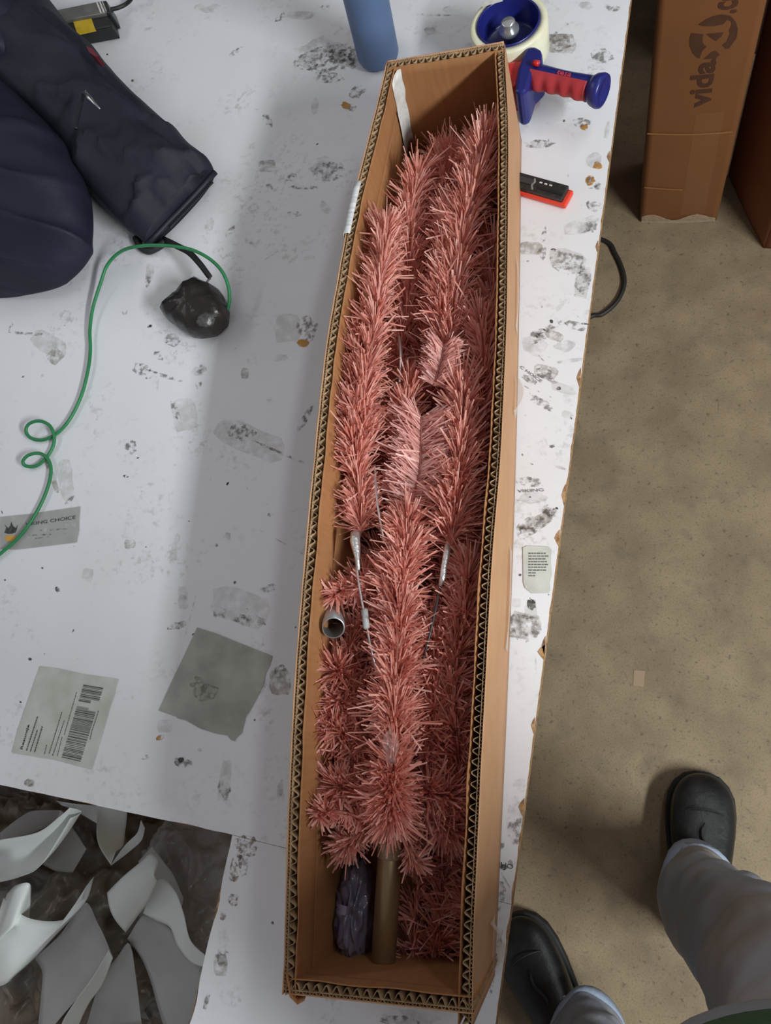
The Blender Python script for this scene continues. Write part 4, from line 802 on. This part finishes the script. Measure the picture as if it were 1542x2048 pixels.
tor = MB().loft([ringe(c, rx, ry, (0,0,1), 40, 11, 0.003, i) for i, (c, rx, ry) in enumerate((((0.17,-0.295,0.965),0.165,0.118),((0.17,-0.29,1.0),0.185,0.135),((0.17,-0.295,1.10),0.185,0.135),((0.17,-0.31,1.22),0.19,0.130),((0.17,-0.35,1.33),0.20,0.125),((0.17,-0.41,1.42),0.17,0.10),((0.17,-0.42,1.47),0.07,0.065),((0.17,-0.42,1.50),0.055,0.055)))]).build('green_top', mat('green_knit', srgb(44,84,50), srgb(36,72,42), 60, 0.9, bump=0.4, bscale=200), pn, True, 'dark green knitted top')
mod(tor,'SUBSURF',levels=1,render_levels=1)
MB().loft([ringe((0.17,-0.293,z), 0.160+e, 0.112+e, (0,0,1), 40, 11, 0.003, 1) for z, e in ((0.945,0.0),(0.94,0.006),(0.955,0.012),(0.985,0.014),(0.995,0.008))], cap=False).build('hem_band', mat('grey_blue_hem', srgb(128,136,144), rough=0.9, bump=0.3, bscale=150), tor, True)

# ------------------------------------------------------------------ scrap heap below the table corner
def z1(x, y): return (x*0.36317, 1520+y*0.36317)
M_liner = mat('white_release_liner', srgb(238,243,239), srgb(228,233,230), 8, 0.28, spec=0.5)
M_film = mat('grey_white_film', srgb(206,206,204), srgb(188,186,184), 8, 0.25, spec=0.5, alpha=0.8)
def ruled(name, label, ea, eb, m, nu=40, nv=10, cat_='plastic strip', th=0.0006, sag=0.0, group='plastic strips in the scrap heap'):
    A0 = catmull([at(*z1(x,y), z) for x,y,z in ea], nu); B0 = catmull([at(*z1(x,y), z) for x,y,z in eb], nu); rows = []
    for i in range(nu+1):
        r = []
        for j in range(nv+1):
            k = j/nv; p = A0[i].lerp(B0[i], k); p.z += sag*math.sin(math.pi*k)+0.003*nse(p.x*12,p.y*12,i*0.05); r.append(p)
        rows.append(r)
    b = MB().loft(rows, cap=False, closed=False); o = mesh(name, b.v, b.f, m, None, True); mod(o,'SOLIDIFY',thickness=th,offset=0); return tag(o, label, cat_, group)
ruled('liner_strip', 'broad white plastic sheet with a curled tip at the left edge of the heap', [(-120,470,.44),(0,440,.46),(200,400,.49),(330,310,.52),(386,262,.53)], [(-120,690,.42),(0,672,.44),(120,640,.45),(225,575,.47),(388,320,.52)], M_liner, sag=-0.03)
ruled('liner_strip', 'white plastic cone rolled up at the lower left', [(40,735,.46),(90,690,.50),(165,680,.50),(172,760,.47),(160,868,.44)], [(-40,960,.44),(-20,1000,.47),(60,930,.49),(120,900,.46),(158,872,.44)], M_liner)
ruled('liner_strip', 'wide white plastic sheet falling from the rolled cone', [(20,760,.47),(150,868,.485),(350,880,.49),(470,780,.50),(520,640,.50)], [(-60,1260,.40),(20,1238,.42),(80,1190,.43),(190,1090,.44),(470,790,.49)], M_liner, sag=0.015)
ruled('liner_strip', 'white plastic sheet with a folded bright edge in the heap centre', [(350,950,.455),(470,785,.47),(540,900,.465),(600,1040,.46),(622,1085,.455)], [(190,1090,.42),(232,1170,.42),(228,1300,.41),(215,1454,.40),(215,1560,.40)], M_film)
ruled('liner_strip', 'narrow white plastic fold hanging from the bright edge', [(600,1045,.462),(520,1180,.46),(420,1320,.45),(345,1440,.44),(330,1520,.43)], [(622,1090,.455),(560,1240,.43),(490,1340,.42),(430,1470,.41),(420,1540,.40)], M_liner)
ruled('liner_strip', 'white plastic sheet curled into a tube in the heap centre', [(590,730,.50),(680,640,.525),(775,560,.535),(835,512,.535),(876,556,.53),(862,618,.52),(838,640,.51)], [(690,950,.46),(770,845,.48),(812,790,.495),(845,720,.51),(868,672,.515),(862,650,.515),(845,644,.51)], M_liner, sag=0.012)
ruled('liner_strip', 'white plastic tail sweeping from the curled tube to the table corner', [(790,842,.47),(872,660,.49),(960,716,.49),(1010,840,.485),(1050,990,.485),(1135,1080,.49)], [(792,846,.468),(860,880,.47),(940,922,.47),(980,1020,.47),(1050,1110,.475),(1122,1142,.485)], M_liner)
ruled('liner_strip', 'grey see-through plastic sheet hanging beside the table corner', [(700,985,.43),(800,850,.45),(940,930,.45),(1020,1060,.45),(1110,1140,.45),(1130,1300,.42)], [(720,1010,.41),(780,1100,.41),(830,1220,.40),(870,1360,.39),(905,1480,.38),(960,1580,.38)], M_film)
ruled('liner_strip', 'white plastic loop below the table edge at the heap top', [(535,250,.47),(532,350,.48),(545,460,.49),(612,578,.49)], [(700,262,.47),(690,380,.44),(680,470,.45),(640,500,.48)], M_liner)
ruled('liner_strip', 'narrow white plastic curl rising at the right of the heap loop', [(612,580,.49),(690,470,.49),(760,400,.50),(778,330,.51)], [(640,560,.48),(720,500,.48),(785,440,.49),(800,376,.50)], M_liner)
ruled('liner_strip', 'greyish plastic strip behind the broad white sheet', [(0,400,.40),(90,330,.42),(180,280,.43),(330,275,.44)], [(0,470,.40),(120,430,.42),(250,370,.43),(360,300,.44)], M_film)
ruled('liner_strip', 'short grey plastic flap in the gap left of the loop', [(380,360,.42),(430,420,.42),(475,490,.42)], [(235,575,.40),(310,610,.40),(400,620,.40)], M_film)
ruled('liner_strip', 'pale plastic scrap at the upper middle under the table edge', [(310,225,.44),(400,240,.45),(540,250,.45)], [(340,250,.43),(430,290,.43),(535,350,.44)], M_liner)
ruled('liner_strip', 'grey plastic sheet hanging between the folded edge and the heap bottom', [(560,1180,.42),(640,1090,.43),(700,1010,.43),(730,1060,.42)], [(470,1480,.36),(600,1480,.37),(700,1470,.37),(780,1460,.37)], M_film)
ruled('liner_strip', 'small clear plastic fold under the stretch wrap at the heap right', [(840,470,.43),(900,560,.44),(960,640,.44),(1010,760,.44)], [(760,560,.41),(860,700,.42),(930,780,.42),(990,880,.42)], M_film)
M_wrap = mat('clear_stretch_wrap', srgb(205,202,200), srgb(168,158,150), 9, 0.12, alpha=0.5, spec=0.9, bump=0.8, bscale=50)
cw = at(*z1(1110,700), .37)
wr_ = blob((cw.x,cw.y,0.365), (0.115,0.12,0.045), 6, 0.24, 90, 40, 3.0, True).build('stretch_wrap', M_wrap, None, True); tag(wr_, 'crumpled clear stretch wrap bundle beside the white strips', 'plastic wrap')
cw2 = at(*z1(330,900), .2)
hp = blob((cw2.x,cw2.y,0.20), (0.36,0.28,0.19), 16, 0.15, 150, 90, 6.5, True).build('scrap_pile', mat('dark_brown_plastic_scrap', srgb(128,124,120), srgb(134,118,100), 11, 0.3, alpha=1.0, bump=0.7, bscale=30), None, True); tag(hp, 'dark heap of mixed wrapping scrap under the white plastic strips', 'scrap heap', kind='stuff')
